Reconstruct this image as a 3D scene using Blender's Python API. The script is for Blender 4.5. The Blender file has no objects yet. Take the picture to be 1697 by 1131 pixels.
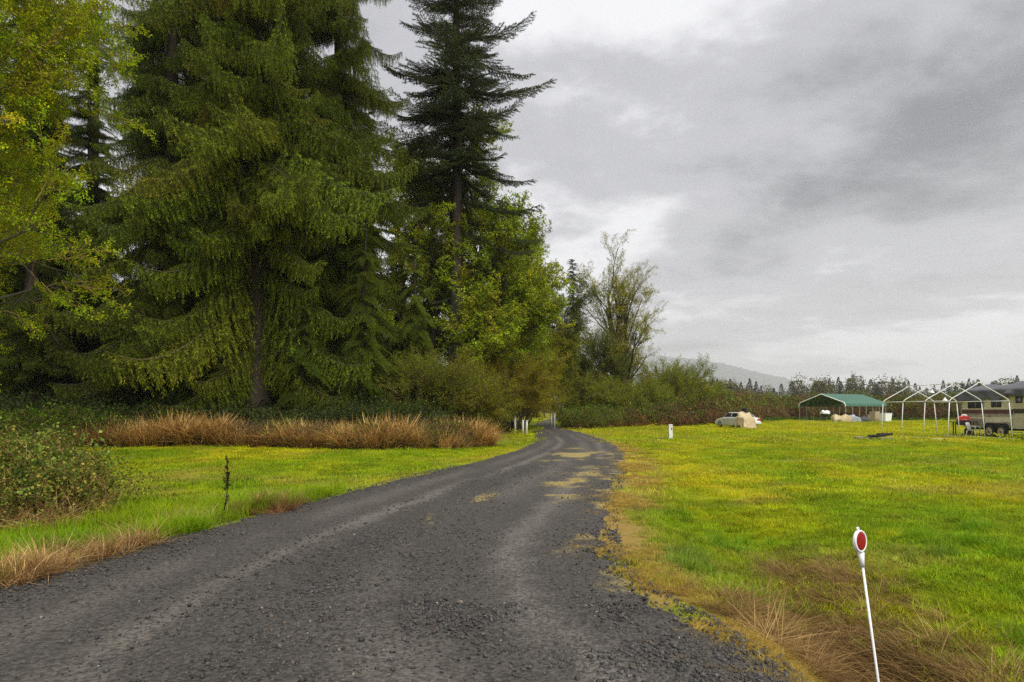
import bpy, math, random
import numpy as np
from mathutils import Vector, Matrix

# ------------------------------------------------------------------ camera, sky, sun, exposure
sc = bpy.context.scene
COL = sc.collection
EYE, FPX, HZN, CX = 1.6, 1131.0, 680.0, 848.5
cam_d = bpy.data.cameras.new('camera')
cam_d.lens, cam_d.sensor_width = 24.0, 36.0
cam_d.shift_y = (HZN - 565.5) / 1697.0
cam_d.clip_start, cam_d.clip_end = 0.05, 40000
cam = bpy.data.objects.new('camera', cam_d); COL.objects.link(cam)
cam.location = (0, 0, EYE); cam.rotation_euler = (math.radians(90), 0, 0)
sc.camera = cam

SUN_EL, SUN_AZ = math.radians(56), math.radians(150)      # azimuth clockwise from +Y
world = bpy.data.worlds.new('World'); sc.world = world; world.use_nodes = True
wt = world.node_tree; wt.nodes.clear()
def WN(t, **k):
    n = wt.nodes.new(t)
    for a, b in k.items(): setattr(n, a, b)
    return n
def wl(a, b): wt.links.new(a, b)
def wmath(op, a, b=None, c=None, clamp=False):
    n = WN('ShaderNodeMath', operation=op, use_clamp=clamp)
    for i, v in enumerate((a, b, c)):
        if v is None: continue
        if isinstance(v, (int, float)): n.inputs[i].default_value = v
        else: wl(v, n.inputs[i])
    return n.outputs[0]
tc = WN('ShaderNodeTexCoord')
sep = WN('ShaderNodeSeparateXYZ'); wl(tc.outputs['Generated'], sep.inputs[0])
zz = wmath('MAXIMUM', sep.outputs[2], 0.0)
den = wmath('ADD', zz, 0.16)
comb = WN('ShaderNodeCombineXYZ')
wl(wmath('DIVIDE', sep.outputs[0], den), comb.inputs[0]); wl(wmath('DIVIDE', sep.outputs[1], den), comb.inputs[1])
def wnoise(scale, detail, rough, off, dist=0.0):
    mp = WN('ShaderNodeMapping'); wl(comb.outputs[0], mp.inputs[0])
    mp.inputs['Location'].default_value = off
    n = WN('ShaderNodeTexNoise'); wl(mp.outputs[0], n.inputs['Vector'])
    n.inputs['Scale'].default_value = scale; n.inputs['Detail'].default_value = detail
    n.inputs['Roughness'].default_value = rough; n.inputs['Distortion'].default_value = dist
    return n.outputs['Fac']
n1 = wnoise(0.62, 6, 0.50, (3.1, 1.75, 0.4), 0.25)
n2 = wnoise(1.7, 8, 0.58, (7.3, 4.2, 2.0), 0.2)
mix = wmath('ADD', wmath('ADD', wmath('MULTIPLY', n1, 0.64), -0.19), wmath('MULTIPLY', n2, 0.76))
# the heavy grey bank and the brighter breaks of this sky, as directions in the sky itself
def lobe(px, py, amount, width, src):
    d = Vector(((px - CX) / FPX, 1.0, (HZN - py) / FPX)).normalized()
    dp = WN('ShaderNodeVectorMath', operation='DOT_PRODUCT'); wl(tc.outputs['Generated'], dp.inputs[0])
    dp.inputs[1].default_value = d
    g = wmath('POWER', 2.718, wmath('MULTIPLY', wmath('SUBTRACT', 1.0, dp.outputs['Value']), -2.0 / width ** 2))
    return wmath('ADD', src, wmath('MULTIPLY', g, amount))
n3 = wnoise(5.0, 8, 0.6, (1.3, 8.2, 5.0), 0.5)
mix = wmath('ADD', mix, wmath('MULTIPLY', wmath('SUBTRACT', n3, 0.5), 0.16))
mix = lobe(1440, 230, -0.15, 0.19, mix)
mix = lobe(1640, 120, -0.09, 0.20, mix)
mix = lobe(1290, 40, -0.06, 0.13, mix)
mix = lobe(1500, 480, 0.09, 0.16, mix)
mix = lobe(960, 270, 0.09, 0.17, mix)
ramp = WN('ShaderNodeValToRGB'); wl(mix, ramp.inputs[0])
cr = ramp.color_ramp; cr.interpolation = 'EASE'
cr.elements[0].position = 0.18; cr.elements[0].color = (0.075, 0.076, 0.084, 1)
cr.elements[1].position = 0.62; cr.elements[1].color = (0.37, 0.37, 0.38, 1)
e = cr.elements.new(0.45); e.color = (0.205, 0.205, 0.217, 1)
sky = WN('ShaderNodeTexSky', sky_type='NISHITA'); sky.sun_disc = False
sky.sun_elevation, sky.sun_rotation = SUN_EL, SUN_AZ
sky.air_density, sky.dust_density = 1.0, 3.0
sm = WN('ShaderNodeVectorMath', operation='SCALE'); wl(sky.outputs[0], sm.inputs[0]); sm.inputs['Scale'].default_value = 0.06
mx = WN('ShaderNodeMixRGB'); mx.inputs[0].default_value = 0.94
wl(sm.outputs[0], mx.inputs[1]); wl(ramp.outputs[0], mx.inputs[2])
bg = WN('ShaderNodeBackground'); wl(mx.outputs[0], bg.inputs[0]); bg.inputs[1].default_value = 1.0
wo = WN('ShaderNodeOutputWorld'); wl(bg.outputs[0], wo.inputs[0])

sun_d = bpy.data.lights.new('sun', 'SUN'); sun_d.energy = 1.5; sun_d.angle = math.radians(35); sun_d.color = (1, 0.97, 0.91)
sun = bpy.data.objects.new('sun', sun_d); COL.objects.link(sun)
sv = Vector((math.sin(SUN_AZ) * math.cos(SUN_EL), math.cos(SUN_AZ) * math.cos(SUN_EL), math.sin(SUN_EL)))
sun.rotation_euler = sv.to_track_quat('Z', 'Y').to_euler(); sun.location = sv * 60

vs = sc.view_settings
vs.view_transform, vs.look, vs.exposure, vs.gamma, vs.use_curve_mapping = 'Standard', 'None', 1.45, 1.0, False
cy = sc.cycles
cy.use_denoising = False; cy.denoiser = 'OPENIMAGEDENOISE'; cy.denoising_prefilter = 'ACCURATE'
cy.max_bounces, cy.diffuse_bounces, cy.glossy_bounces, cy.transmission_bounces, cy.volume_bounces = 6, 3, 2, 4, 1
cy.transparent_max_bounces = 8
cy.use_adaptive_sampling = False; cy.adaptive_threshold = 0.01

# ------------------------------------------------------------------ numeric helpers
rng = np.random.default_rng(11)
random.seed(5)
_tab = np.random.default_rng(3).random((256, 256))
def vnoise(x, y):
    x = np.asarray(x, float); y = np.asarray(y, float)
    xi = np.floor(x).astype(int); yi = np.floor(y).astype(int)
    fx = x - xi; fy = y - yi
    fx = fx * fx * (3 - 2 * fx); fy = fy * fy * (3 - 2 * fy)
    a = _tab[xi & 255, yi & 255]; b = _tab[(xi + 1) & 255, yi & 255]
    c = _tab[xi & 255, (yi + 1) & 255]; d = _tab[(xi + 1) & 255, (yi + 1) & 255]
    return (a * (1 - fx) + b * fx) * (1 - fy) + (c * (1 - fx) + d * fx) * fy
def fbm(x, y, o=4):
    s = 0; a = 0.5; t = 0
    for k in range(o):
        s = s + a * vnoise(np.asarray(x) * 2 ** k + 17.3 * k, np.asarray(y) * 2 ** k + 5.1 * k); t += a; a *= 0.5
    return s / t
def sstep(a, b, x):
    t = np.clip((np.asarray(x, float) - a) / (b - a), 0, 1)
    return t * t * (3 - 2 * t)

# road edges (x as a function of y), metres
_LY = [-8, 0, 3, 6.1, 7.2, 8.8, 10.6, 13.4, 17.2, 22, 28, 33, 43, 56, 70, 88, 106, 150, 210]
_LX = [-9, -6.2, -5.1, -4.62, -4.5, -4.25, -3.9, -3.25, -2.2, -.95, .3, .95, 1.4, 1.6, 2.1, 3.2, 5.0, 9.2, 16]
_RY = [-8, 0, 2, 3, 4, 4.8, 5.7, 7.2, 9, 12.9, 19, 26, 33, 43, 56, 70, 88, 106, 150, 210]
_RX = [9, 5, 3.2, 2.5, 2.0, 1.65, 1.32, 1.15, 1.3, 1.96, 3.15, 4.4, 4.95, 5.1, 4.7, 4.7, 5.6, 7.5, 12, 19]
def smooth_interp(y, Y, X):
    y = np.asarray(y, float)
    w = 0.06 * np.abs(y) + 0.4
    return (np.interp(y - w, Y, X) + 2 * np.interp(y, Y, X) + np.interp(y + w, Y, X)) / 4
def XL(y): return smooth_interp(y, _LY, _LX)
def XR(y): return smooth_interp(y, _RY, _RX)
def edge_in(x, y):      # metres inside the road (negative outside)
    return np.minimum(x - XL(y), XR(y) - x)
def bush_line(x):       # depth of the dead-grass and bramble band on the left
    return 28.5 + 0.02 * (np.asarray(x) + 18) + 1.0 * np.sin(np.asarray(x) * .35) + 3.0 * sstep(-6, 1, x)
def height(x, y):
    x = np.asarray(x, float); y = np.asarray(y, float)
    far = 1 - sstep(120, 260, np.hypot(x, y))
    z = 0.10 * (fbm(x * .16 + 9, y * .16, 3) - 0.5) + 0.05 * (fbm(x * .7, y * .7 + 4, 3) - .5)
    off = sstep(0.0, 1.2, -edge_in(x, y))
    z = z * (0.25 + .75 * off)
    # shallow shoulder off the road, and the ditch beside the marker
    z = z - 0.10 * off * (1 - sstep(1.5, 5, -edge_in(x, y)))
    u = (x - 2.42 - 0.10 * (y - 5)); v = (y - 4.3)
    z = z - 0.45 * np.exp(-(u / 0.42) ** 2) * np.exp(-(np.where(v > 0, v / 1.6, v / 3.0)) ** 2)
    z = z - 0.16 * np.exp(-((x - 3.1 - .12 * (y - 8)) / 0.8) ** 2) * sstep(4, 7, y) * (1 - sstep(9, 15, y))
    # forest floor climbs behind the brush band
    left = 1 - sstep(-8, -2, x)
    z = z + left * 2.2 * sstep(2, 16, y - bush_line(x)) * (1 - sstep(90, 140, y))
    return z * far
def hz(x, y): return float(height(x, y))
def PX(px, D): return (px - CX) / FPX * D

# ------------------------------------------------------------------ mesh helpers
class Q:
    """collects quads (numpy) with a colour per vertex"""
    def __init__(s): s.V = []; s.F = []; s.C = []; s.Mi = []; s.n = 0
    def add(s, V, F, C, m=0):
        V = np.asarray(V, float).reshape(-1, 3); F = np.asarray(F, int).reshape(-1, 4)
        C = np.asarray(C, float)
        if C.ndim == 1: C = np.tile(C, (len(V), 1))
        s.V.append(V); s.F.append(F + s.n); s.C.append(C); s.Mi.append(np.full(len(F), m)); s.n += len(V)
    def mesh(s, name, mats, smooth=False, extra=None):
        V = np.concatenate(s.V); F = np.concatenate(s.F); C = np.concatenate(s.C); Mi = np.concatenate(s.Mi)
        me = bpy.data.meshes.new(name)
        me.vertices.add(len(V)); me.vertices.foreach_set('co', V.astype('f4').ravel())
        me.loops.add(F.size); me.loops.foreach_set('vertex_index', F.astype('i4').ravel())
        me.polygons.add(len(F)); me.polygons.foreach_set('loop_start', np.arange(0, F.size, 4, dtype='i4'))
        me.polygons.foreach_set('material_index', Mi.astype('i4'))
        if smooth: me.polygons.foreach_set('use_smooth', np.ones(len(F), bool))
        a = me.attributes.new('col', 'FLOAT_COLOR', 'POINT')
        a.data.foreach_set('color', np.concatenate([C, np.ones((len(C), 1))], 1).astype('f4').ravel())
        if extra is not None:
            x_ = me.attributes.new('patch', 'FLOAT', 'POINT'); x_.data.foreach_set('value', np.asarray(extra, 'f4').ravel())
        for m in mats: me.materials.append(m)
        me.update(calc_edges=True)
        return me
def norm(v): return v / (np.linalg.norm(v, axis=-1, keepdims=True) + 1e-9)
def leaves(q, P, D, L, W, C, m=0, nrm=None, fold=0.0):
    """diamond leaves: base P, direction D, length L, width W, colour C (arrays)"""
    n = len(P); D = norm(D)
    if nrm is None: nrm = rng.normal(size=(n, 3))
    S = norm(np.cross(D, nrm)); U = np.cross(S, D)
    L = np.broadcast_to(L, (n,))[:, None]; W = np.broadcast_to(W, (n,))[:, None]
    mid = P + D * L * .45 + U * L * fold
    V = np.stack([P, mid + S * W * .5, P + D * L, mid - S * W * .5], 1).reshape(-1, 3)
    F = np.arange(4 * n).reshape(-1, 4)
    C = np.broadcast_to(C, (n, 3)); C = np.repeat(C, 4, 0)
    q.add(V, F, C, m)
def tube(q, path, rad, col, m=0, k=5):
    path = np.asarray(path, float); n = len(path); rad = np.broadcast_to(rad, (n,))
    T = norm(np.gradient(path, axis=0))
    ref = np.array([0, 0, 1.0]) if abs(T[:, 2]).mean() < .8 else np.array([1.0, 0, 0])
    A = norm(np.cross(T, ref)); B = np.cross(T, A)
    a = np.arange(k) * 2 * math.pi / k
    V = path[:, None] + rad[:, None, None] * (np.cos(a)[None, :, None] * A[:, None] + np.sin(a)[None, :, None] * B[:, None])
    i = np.arange(n - 1)[:, None] * k; j = np.arange(k)[None]
    j2 = (j + 1) % k
    F = np.stack([i + j, i + j2, i + k + j2, i + k + j], -1).reshape(-1, 4)
    q.add(V.reshape(-1, 3), F, col, m)
def vary(base, n, dv=.25, dh=.08):
    base = np.asarray(base, float)
    c = np.tile(base, (n, 1)) * (1 + rng.normal(size=(n, 1)) * dv * .6)
    return np.clip(c * (1 + rng.normal(size=(n, 3)) * dh), .004, .9)

# ------------------------------------------------------------------ objects
def tag(o, label=None, cat=None, group=None, kind=None):
    if label: o['label'] = label
    if cat: o['category'] = cat
    if group: o['group'] = group
    if kind: o['kind'] = kind
    return o
def empty(name, loc=(0, 0, 0), rz=0.0):
    o = bpy.data.objects.new(name, None); COL.objects.link(o); o.location = loc; o.rotation_euler = (0, 0, rz)
    o.empty_display_size = .2
    return o
def link(name, me, parent=None, loc=(0, 0, 0), rot=(0, 0, 0), scale=(1, 1, 1)):
    o = bpy.data.objects.new(name, me); COL.objects.link(o)
    o.location, o.rotation_euler, o.scale, o.parent = loc, rot, scale, parent
    return o
class B:
    """small generic mesh builder for made things"""
    def __init__(s): s.V = []; s.F = []; s.sm = []
    def add(s, V, F, smooth=False):
        n = len(s.V); s.V += [tuple(v) for v in V]; s.F += [tuple(i + n for i in f) for f in F]; s.sm += [smooth] * len(F)
        return s
    def box(s, c, d, rz=0.0, rx=0.0, ry=0.0):
        M = Matrix.Translation(c) @ Matrix.Rotation(rz, 4, 'Z') @ Matrix.Rotation(ry, 4, 'Y') @ Matrix.Rotation(rx, 4, 'X')
        V = [M @ Vector((x * d[0] / 2, y * d[1] / 2, z * d[2] / 2)) for x in (-1, 1) for y in (-1, 1) for z in (-1, 1)]
        return s.add(V, [(0, 1, 3, 2), (4, 6, 7, 5), (0, 4, 5, 1), (2, 3, 7, 6), (0, 2, 6, 4), (1, 5, 7, 3)])
    def prism(s, prof, y0, y1, axis='y'):
        """prof: (a,b) polygon in xz, extruded along y"""
        n = len(prof)
        V = [(a, y0, b) for a, b in prof] + [(a, y1, b) for a, b in prof]
        if axis == 'x': V = [(v[1], v[0], v[2]) for v in V]
        F = [tuple(range(n)), tuple(range(2 * n - 1, n - 1, -1))] + [(i, i + n, (i + 1) % n + n, (i + 1) % n) for i in range(n)]
        return s.add(V, F)
    def tube(s, path, r, k=8, cap=True):
        path = np.asarray(path, float); n = len(path); rr = np.broadcast_to(r, (n,))
        T = norm(np.gradient(path, axis=0)); V = []
        ref = np.array([0, 0, 1.0]) if abs(T[:, 2]).mean() < .8 else np.array([1.0, 0, 0])
        for p, t, q_ in zip(path, T, rr):
            a = np.cross(t, ref); a /= np.linalg.norm(a) + 1e-9; b = np.cross(t, a)
            V += [p + q_ * (math.cos(w) * a + math.sin(w) * b) for w in np.arange(k) * 2 * math.pi / k]
        F = [(i * k + j, i * k + (j + 1) % k, (i + 1) * k + (j + 1) % k, (i + 1) * k + j) for i in range(n - 1) for j in range(k)]
        s.add(V, F, True)
        if cap:
            m = len(s.V) - n * k
            s.F += [tuple(range(m, m + k))[::-1], tuple(range(m + (n - 1) * k, m + n * k))]; s.sm += [False, False]
        return s
    def lathe(s, prof, k=20, c=(0, 0, 0), axis='z', cap=True):
        V = []
        for r, z in prof:
            for w in np.arange(k) * 2 * math.pi / k:
                p = (r * math.cos(w), r * math.sin(w), z)
                if axis == 'y': p = (p[0], p[2], p[1])
                if axis == 'x': p = (p[2], p[0], p[1])
                V.append((p[0] + c[0], p[1] + c[1], p[2] + c[2]))
        n = len(prof)
        F = [(i * k + j, i * k + (j + 1) % k, (i + 1) * k + (j + 1) % k, (i + 1) * k + j) for i in range(n - 1) for j in range(k)]
        s.add(V, F, True)
        if not cap: return s
        m = len(s.V) - n * k
        s.F += [tuple(range(m, m + k))[::-1], tuple(range(m + (n - 1) * k, m + n * k))]; s.sm += [False, False]
        return s
    def build(s, name, mat, parent=None, bevel=0.0, **kw):
        me = bpy.data.meshes.new(name); me.from_pydata([tuple(map(float, v)) for v in s.V], [], s.F)
        me.polygons.foreach_set('use_smooth', s.sm); me.materials.append(mat); me.update()
        bpy_fix(me)
        o = link(name, me, parent, **kw)
        if bevel:
            b = o.modifiers.new('bevel', 'BEVEL'); b.width = bevel; b.segments = 2; b.limit_method = 'ANGLE'
        return o
def bpy_fix(me):
    import bmesh
    bm = bmesh.new(); bm.from_mesh(me); bmesh.ops.recalc_face_normals(bm, faces=bm.faces); bm.to_mesh(me); bm.free()

# ------------------------------------------------------------------ materials
def newmat(name):
    m = bpy.data.materials.new(name); m.use_nodes = True
    return m, m.node_tree, m.node_tree.nodes['Principled BSDF']
def nnode(t, nt, **k):
    n = nt.nodes.new(t)
    for a, b in k.items(): setattr(n, a, b)
    return n
def plain(name, col, rough=.6, var=.12, scale=6.0, metal=0.0, bump=0.0, dirt=None, dirt_amt=.5, spec=.4):
    m, nt, p = newmat(name)
    t = nnode('ShaderNodeTexCoord', nt)
    n = nnode('ShaderNodeTexNoise', nt); n.inputs['Scale'].default_value = scale; n.inputs['Detail'].default_value = 5
    nt.links.new(t.outputs['Object'], n.inputs['Vector'])
    r = nnode('ShaderNodeValToRGB', nt); nt.links.new(n.outputs['Fac'], r.inputs[0])
    c = np.array(col)
    r.color_ramp.elements[0].position, r.color_ramp.elements[1].position = .3, .7
    r.color_ramp.elements[0].color = (*np.clip(c * (1 - var), 0, 1), 1); r.color_ramp.elements[1].color = (*np.clip(c * (1 + var), 0, 1), 1)
    out = r.outputs[0]
    if dirt is not None:
        n2 = nnode('ShaderNodeTexNoise', nt); n2.inputs['Scale'].default_value = scale * .35; n2.inputs['Detail'].default_value = 7
        n2.inputs['Roughness'].default_value = .7
        nt.links.new(t.outputs['Object'], n2.inputs['Vector'])
        r2 = nnode('ShaderNodeValToRGB', nt); nt.links.new(n2.outputs['Fac'], r2.inputs[0])
        r2.color_ramp.elements[0].position, r2.color_ramp.elements[1].position = .48, .72
        r2.color_ramp.elements[0].color = (0, 0, 0, 1); r2.color_ramp.elements[1].color = (dirt_amt,) * 3 + (1,)
        mm = nnode('ShaderNodeMixRGB', nt); nt.links.new(r2.outputs[0], mm.inputs[0]); nt.links.new(out, mm.inputs[1])
        mm.inputs[2].default_value = (*dirt, 1); out = mm.outputs[0]
    nt.links.new(out, p.inputs['Base Color'])
    p.inputs['Roughness'].default_value = rough; p.inputs['Metallic'].default_value = metal
    p.inputs['Specular IOR Level'].default_value = spec
    if bump:
        b = nnode('ShaderNodeBump', nt); b.inputs['Strength'].default_value = bump; b.inputs['Distance'].default_value = .02
        nt.links.new(n.outputs['Fac'], b.inputs['Height']); nt.links.new(b.outputs[0], p.inputs['Normal'])
    return m
def leafmat(name, trans=.35, rough=.6, spec=.07):
    """colour = vertex colour x per-instance tint"""
    m, nt, p = newmat(name)
    a = nnode('ShaderNodeAttribute', nt); a.attribute_name = 'col'
    b = nnode('ShaderNodeAttribute', nt); b.attribute_name = 'tint'; b.attribute_type = 'INSTANCER'
    mu = nnode('ShaderNodeMixRGB', nt, blend_type='MULTIPLY'); mu.inputs[0].default_value = 1
    nt.links.new(a.outputs['Color'], mu.inputs[1]); nt.links.new(b.outputs['Color'], mu.inputs[2])
    nt.links.new(mu.outputs[0], p.inputs['Base Color']); p.inputs['Roughness'].default_value = rough
    p.inputs['Specular IOR Level'].default_value = spec
    if trans:
        t = nnode('ShaderNodeBsdfTranslucent', nt); nt.links.new(mu.outputs[0], t.inputs[0])
        x = nnode('ShaderNodeMixShader', nt); x.inputs[0].default_value = trans
        nt.links.new(p.outputs[0], x.inputs[1]); nt.links.new(t.outputs[0], x.inputs[2])
        nt.links.new(x.outputs[0], nt.nodes['Material Output'].inputs['Surface'])
    return m
def patch_over(nt, col, tc_out, colour, scale):
    """broken-up overlay where the 'patch' attribute is high"""
    at = nnode('ShaderNodeAttribute', nt); at.attribute_name = 'patch'
    n = nnode('ShaderNodeTexNoise', nt); n.inputs['Scale'].default_value = scale; n.inputs['Detail'].default_value = 9; n.inputs['Roughness'].default_value = .72
    nt.links.new(tc_out, n.inputs['Vector'])
    s = nnode('ShaderNodeMath', nt, operation='MULTIPLY_ADD'); nt.links.new(at.outputs['Fac'], s.inputs[0]); s.inputs[1].default_value = .62
    nt.links.new(n.outputs['Fac'], s.inputs[2])
    r = nnode('ShaderNodeMapRange', nt); r.inputs[1].default_value = .66; r.inputs[2].default_value = 1.02; nt.links.new(s.outputs[0], r.inputs[0])
    m = nnode('ShaderNodeMixRGB', nt); nt.links.new(r.outputs[0], m.inputs[0]); nt.links.new(col, m.inputs[1]); m.inputs[2].default_value = (*colour, 1)
    return m.outputs[0]
def vcolmat(name, rough=.85, bump=0.0, bscale=30, trans=0.0, patch=None):
    m, nt, p = newmat(name)
    a = nnode('ShaderNodeAttribute', nt); a.attribute_name = 'col'
    n = nnode('ShaderNodeTexNoise', nt); n.inputs['Scale'].default_value = bscale; n.inputs['Detail'].default_value = 6
    t = nnode('ShaderNodeTexCoord', nt); nt.links.new(t.outputs['Object'], n.inputs['Vector'])
    mp = nnode('ShaderNodeMapRange', nt); mp.inputs[3].default_value = .6; mp.inputs[4].default_value = 1.4
    nt.links.new(n.outputs['Fac'], mp.inputs[0])
    mu = nnode('ShaderNodeVectorMath', nt, operation='SCALE'); nt.links.new(a.outputs['Color'], mu.inputs[0]); nt.links.new(mp.outputs[0], mu.inputs['Scale'])
    o_ = mu.outputs[0]
    if patch is not None: nt.links.new(patch_over(nt, a.outputs['Color'], t.outputs['Object'], patch, 7), mu.inputs[0])
    nt.links.new(o_, p.inputs['Base Color']); p.inputs['Roughness'].default_value = rough; p.inputs['Specular IOR Level'].default_value = .06
    if bump:
        b = nnode('ShaderNodeBump', nt); b.inputs['Strength'].default_value = bump; b.inputs['Distance'].default_value = .05
        nt.links.new(n.outputs['Fac'], b.inputs['Height']); nt.links.new(b.outputs[0], p.inputs['Normal'])
    return m
M_LEAF = leafmat('leaf_tissue', .38)
M_NEEDLE = leafmat('needle_tissue', .22)
M_STRAW = leafmat('straw', .30, .7)
M_GRASS = leafmat('grass_blade', .40, .5)
M_TWIG = leafmat('twig_bark', 0, .9, .08)
M_STONE = leafmat('gravel_stone', 0, .7, .5)
M_BARK = vcolmat('bark', .9, .8, 9)

# ------------------------------------------------------------------ scatter (stuff made of many small pieces)
_groups = {}
def proto_group(key, meshes):
    """collection of source pieces, not linked to the scene, wrapped in a node group"""
    if key in _groups: return _groups[key]
    c = bpy.data.collections.new('pieces_' + key)
    for i, me in enumerate(meshes):
        c.objects.link(bpy.data.objects.new('%s_%02d' % (key, i), me))
    g = bpy.data.node_groups.new('scatter_' + key, 'GeometryNodeTree')
    g.interface.new_socket('Geometry', in_out='INPUT', socket_type='NodeSocketGeometry')
    g.interface.new_socket('Geometry', in_out='OUTPUT', socket_type='NodeSocketGeometry')
    N = g.nodes; L = g.links
    i = N.new('NodeGroupInput'); o = N.new('NodeGroupOutput')
    ci = N.new('GeometryNodeCollectionInfo'); ci.inputs[0].default_value = c
    ci.inputs['Separate Children'].default_value = True; ci.inputs['Reset Children'].default_value = True
    ip = N.new('GeometryNodeInstanceOnPoints'); ip.inputs['Pick Instance'].default_value = True
    def attr(nm, typ):
        a = N.new('GeometryNodeInputNamedAttribute'); a.data_type = typ; a.inputs[0].default_value = nm
        return a.outputs[0]
    er = N.new('FunctionNodeEulerToRotation')
    L.new(attr('rot', 'FLOAT_VECTOR'), er.inputs[0])
    L.new(i.outputs[0], ip.inputs['Points']); L.new(ci.outputs[0], ip.inputs['Instance'])
    L.new(attr('idx', 'INT'), ip.inputs['Instance Index'])
    L.new(er.outputs[0], ip.inputs['Rotation']); L.new(attr('scl', 'FLOAT_VECTOR'), ip.inputs['Scale'])
    L.new(ip.outputs[0], o.inputs[0])
    _groups[key] = (g, len(meshes))
    return _groups[key]
def scatter(name, key, P, R, S, T, parent=None, loc=(0, 0, 0), idx=None):
    g, npro = _groups[key]
    n = len(P); P = np.asarray(P, 'f4')
    me = bpy.data.meshes.new(name); me.vertices.add(n); me.vertices.foreach_set('co', P.ravel())
    S = np.asarray(S, 'f4')
    if S.ndim == 1: S = np.repeat(S[:, None], 3, 1)
    T = np.broadcast_to(np.asarray(T, 'f4'), (n, 3))
    for nm, typ, arr, f in (('rot', 'FLOAT_VECTOR', np.asarray(R, 'f4'), 'vector'), ('scl', 'FLOAT_VECTOR', S, 'vector')):
        a = me.attributes.new(nm, typ, 'POINT'); a.data.foreach_set(f, np.ascontiguousarray(arr).ravel())
    a = me.attributes.new('tint', 'FLOAT_COLOR', 'POINT'); a.data.foreach_set('color', np.concatenate([T, np.ones((n, 1))], 1).astype('f4').ravel())
    a = me.attributes.new('idx', 'INT', 'POINT')
    a.data.foreach_set('value', (rng.integers(0, npro, n) if idx is None else idx).astype('i4'))
    me.update()
    o = link(name, me, parent, loc)
    md = o.modifiers.new('pieces', 'NODES'); md.node_group = g
    o['kind'] = 'stuff'
    return o

# ================================================================== THE SETTING: ground, road, hills
LAWN_G = np.array([.20, .295, .007]); LAWN_Y = np.array([.44, .41, .011]); STRAWC = np.array([.36, .25, .10]); SOIL = np.array([.06, .042, .026])
def straw_edge(x, y):   # dry, yellowed margin of the drive and the mossy apron
    d = -edge_in(x, y)
    w = 0.35 + .5 * fbm(y * .6, x * .1 + 3, 2) + .9 * np.exp(-((y - 20) / 9) ** 2)
    right = x > (XL(y) + XR(y)) / 2
    m = (1 - sstep(.25 * w, w * np.where(right, 1.15, .6), d)) * np.where(right, 1, .3) * sstep(.25, .55, fbm(x * 2.1 + 4, y * 1.7 + 66, 4))
    return m * sstep(-.4, -.05, d) * (1 - sstep(45, 60, y))
def ditch_mask(x, y):
    m = 1.6 * np.exp(-((x - 2.40 - .06 * (y - 5)) / .60) ** 2) * (1 - sstep(5.2, 6.9, y + .8 * (fbm(x * 2, y * 2) - .5)))
    m2 = .38 * np.exp(-((x - 3.2) / .5) ** 2 - ((y - 7.2) / .8) ** 2)
    return np.clip(np.maximum(m, m2) * (.55 + .9 * fbm(x * 1.7 + 3, y * 1.7)), 0, 1) * sstep(.0, .3, -edge_in(x, y))
def lawn_tint(x, y):
    x = np.asarray(x, float); y = np.asarray(y, float)
    k = fbm(x * .22 + 40, y * .13 + 7, 4)
    k2 = fbm(x * .9 + 4, y * .5 + 90, 4)
    t = sstep(.40, .62, k) * .55 + sstep(.42, .70, k2) * .45
    t = np.clip(t + .08 + .22 * sstep(14, 45, y) * (x > 3), 0, 1)[..., None]
    c = LAWN_G * (1 - t) + LAWN_Y * t
    b = (sstep(.60, .74, fbm(x * .5 + 77, y * .8 + 13, 4)) * .45)[..., None]
    c = c * (1 - b) + np.array([.34, .26, .07]) * b
    v = (.78 + .5 * fbm(x * 2.3, y * 2.3 + 31, 3))[..., None]
    return c * v
def ground_colour(x, y):
    c = lawn_tint(x, y) * .62
    d = ditch_mask(x, y)[..., None]; c = c * (1 - d) + np.array([.10, .058, .03]) * d
    f = (sstep(.5, 2.2, y - bush_line(x)) * (1 - sstep(-3, 1, x)))[..., None]
    c = c * (1 - f) + SOIL * f
    w = sstep(95, 120, y)[..., None] * (x > 20)[..., None]
    c = c * (1 - w) + np.array([.09, .085, .03]) * w
    ins = sstep(0, .4, edge_in(x, y))[..., None]
    return c * (1 - ins) + np.array([.05, .047, .045]) * ins
def axis_pts(a, b, lo, hi, step, far):
    mid = np.arange(lo, hi, step); up = []; d = step; v = hi
    while v < b: up.append(v); d *= 1.13; v += d
    dn = []; d = step; v = lo
    while v > a: d *= 1.13; v -= d; dn.append(v)
    return np.array(dn[::-1] + list(mid) + up)
gx = axis_pts(-14000, 14000, -12, 9, .22, 0); gy = axis_pts(-60, 14000, 0, 26, .22, 0)
GX, GY = np.meshgrid(gx, gy, indexing='ij')
GZ = height(GX, GY) - .07 * sstep(.15, .6, edge_in(GX, GY))
q = Q(); nx, ny = GX.shape
i = np.arange(nx - 1)[:, None] * ny + np.arange(ny - 1)[None]
F = np.stack([i, i + ny, i + ny + 1, i + 1], -1).reshape(-1, 4)
q.add(np.stack([GX, GY, GZ], -1).reshape(-1, 3), F, ground_colour(GX, GY).reshape(-1, 3))
tag(link('ground', q.mesh('ground', [vcolmat('lawn_ground', .95, .7, 14, patch=(.24, .165, .045))], True, straw_edge(GX, GY))), kind='structure')

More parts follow.
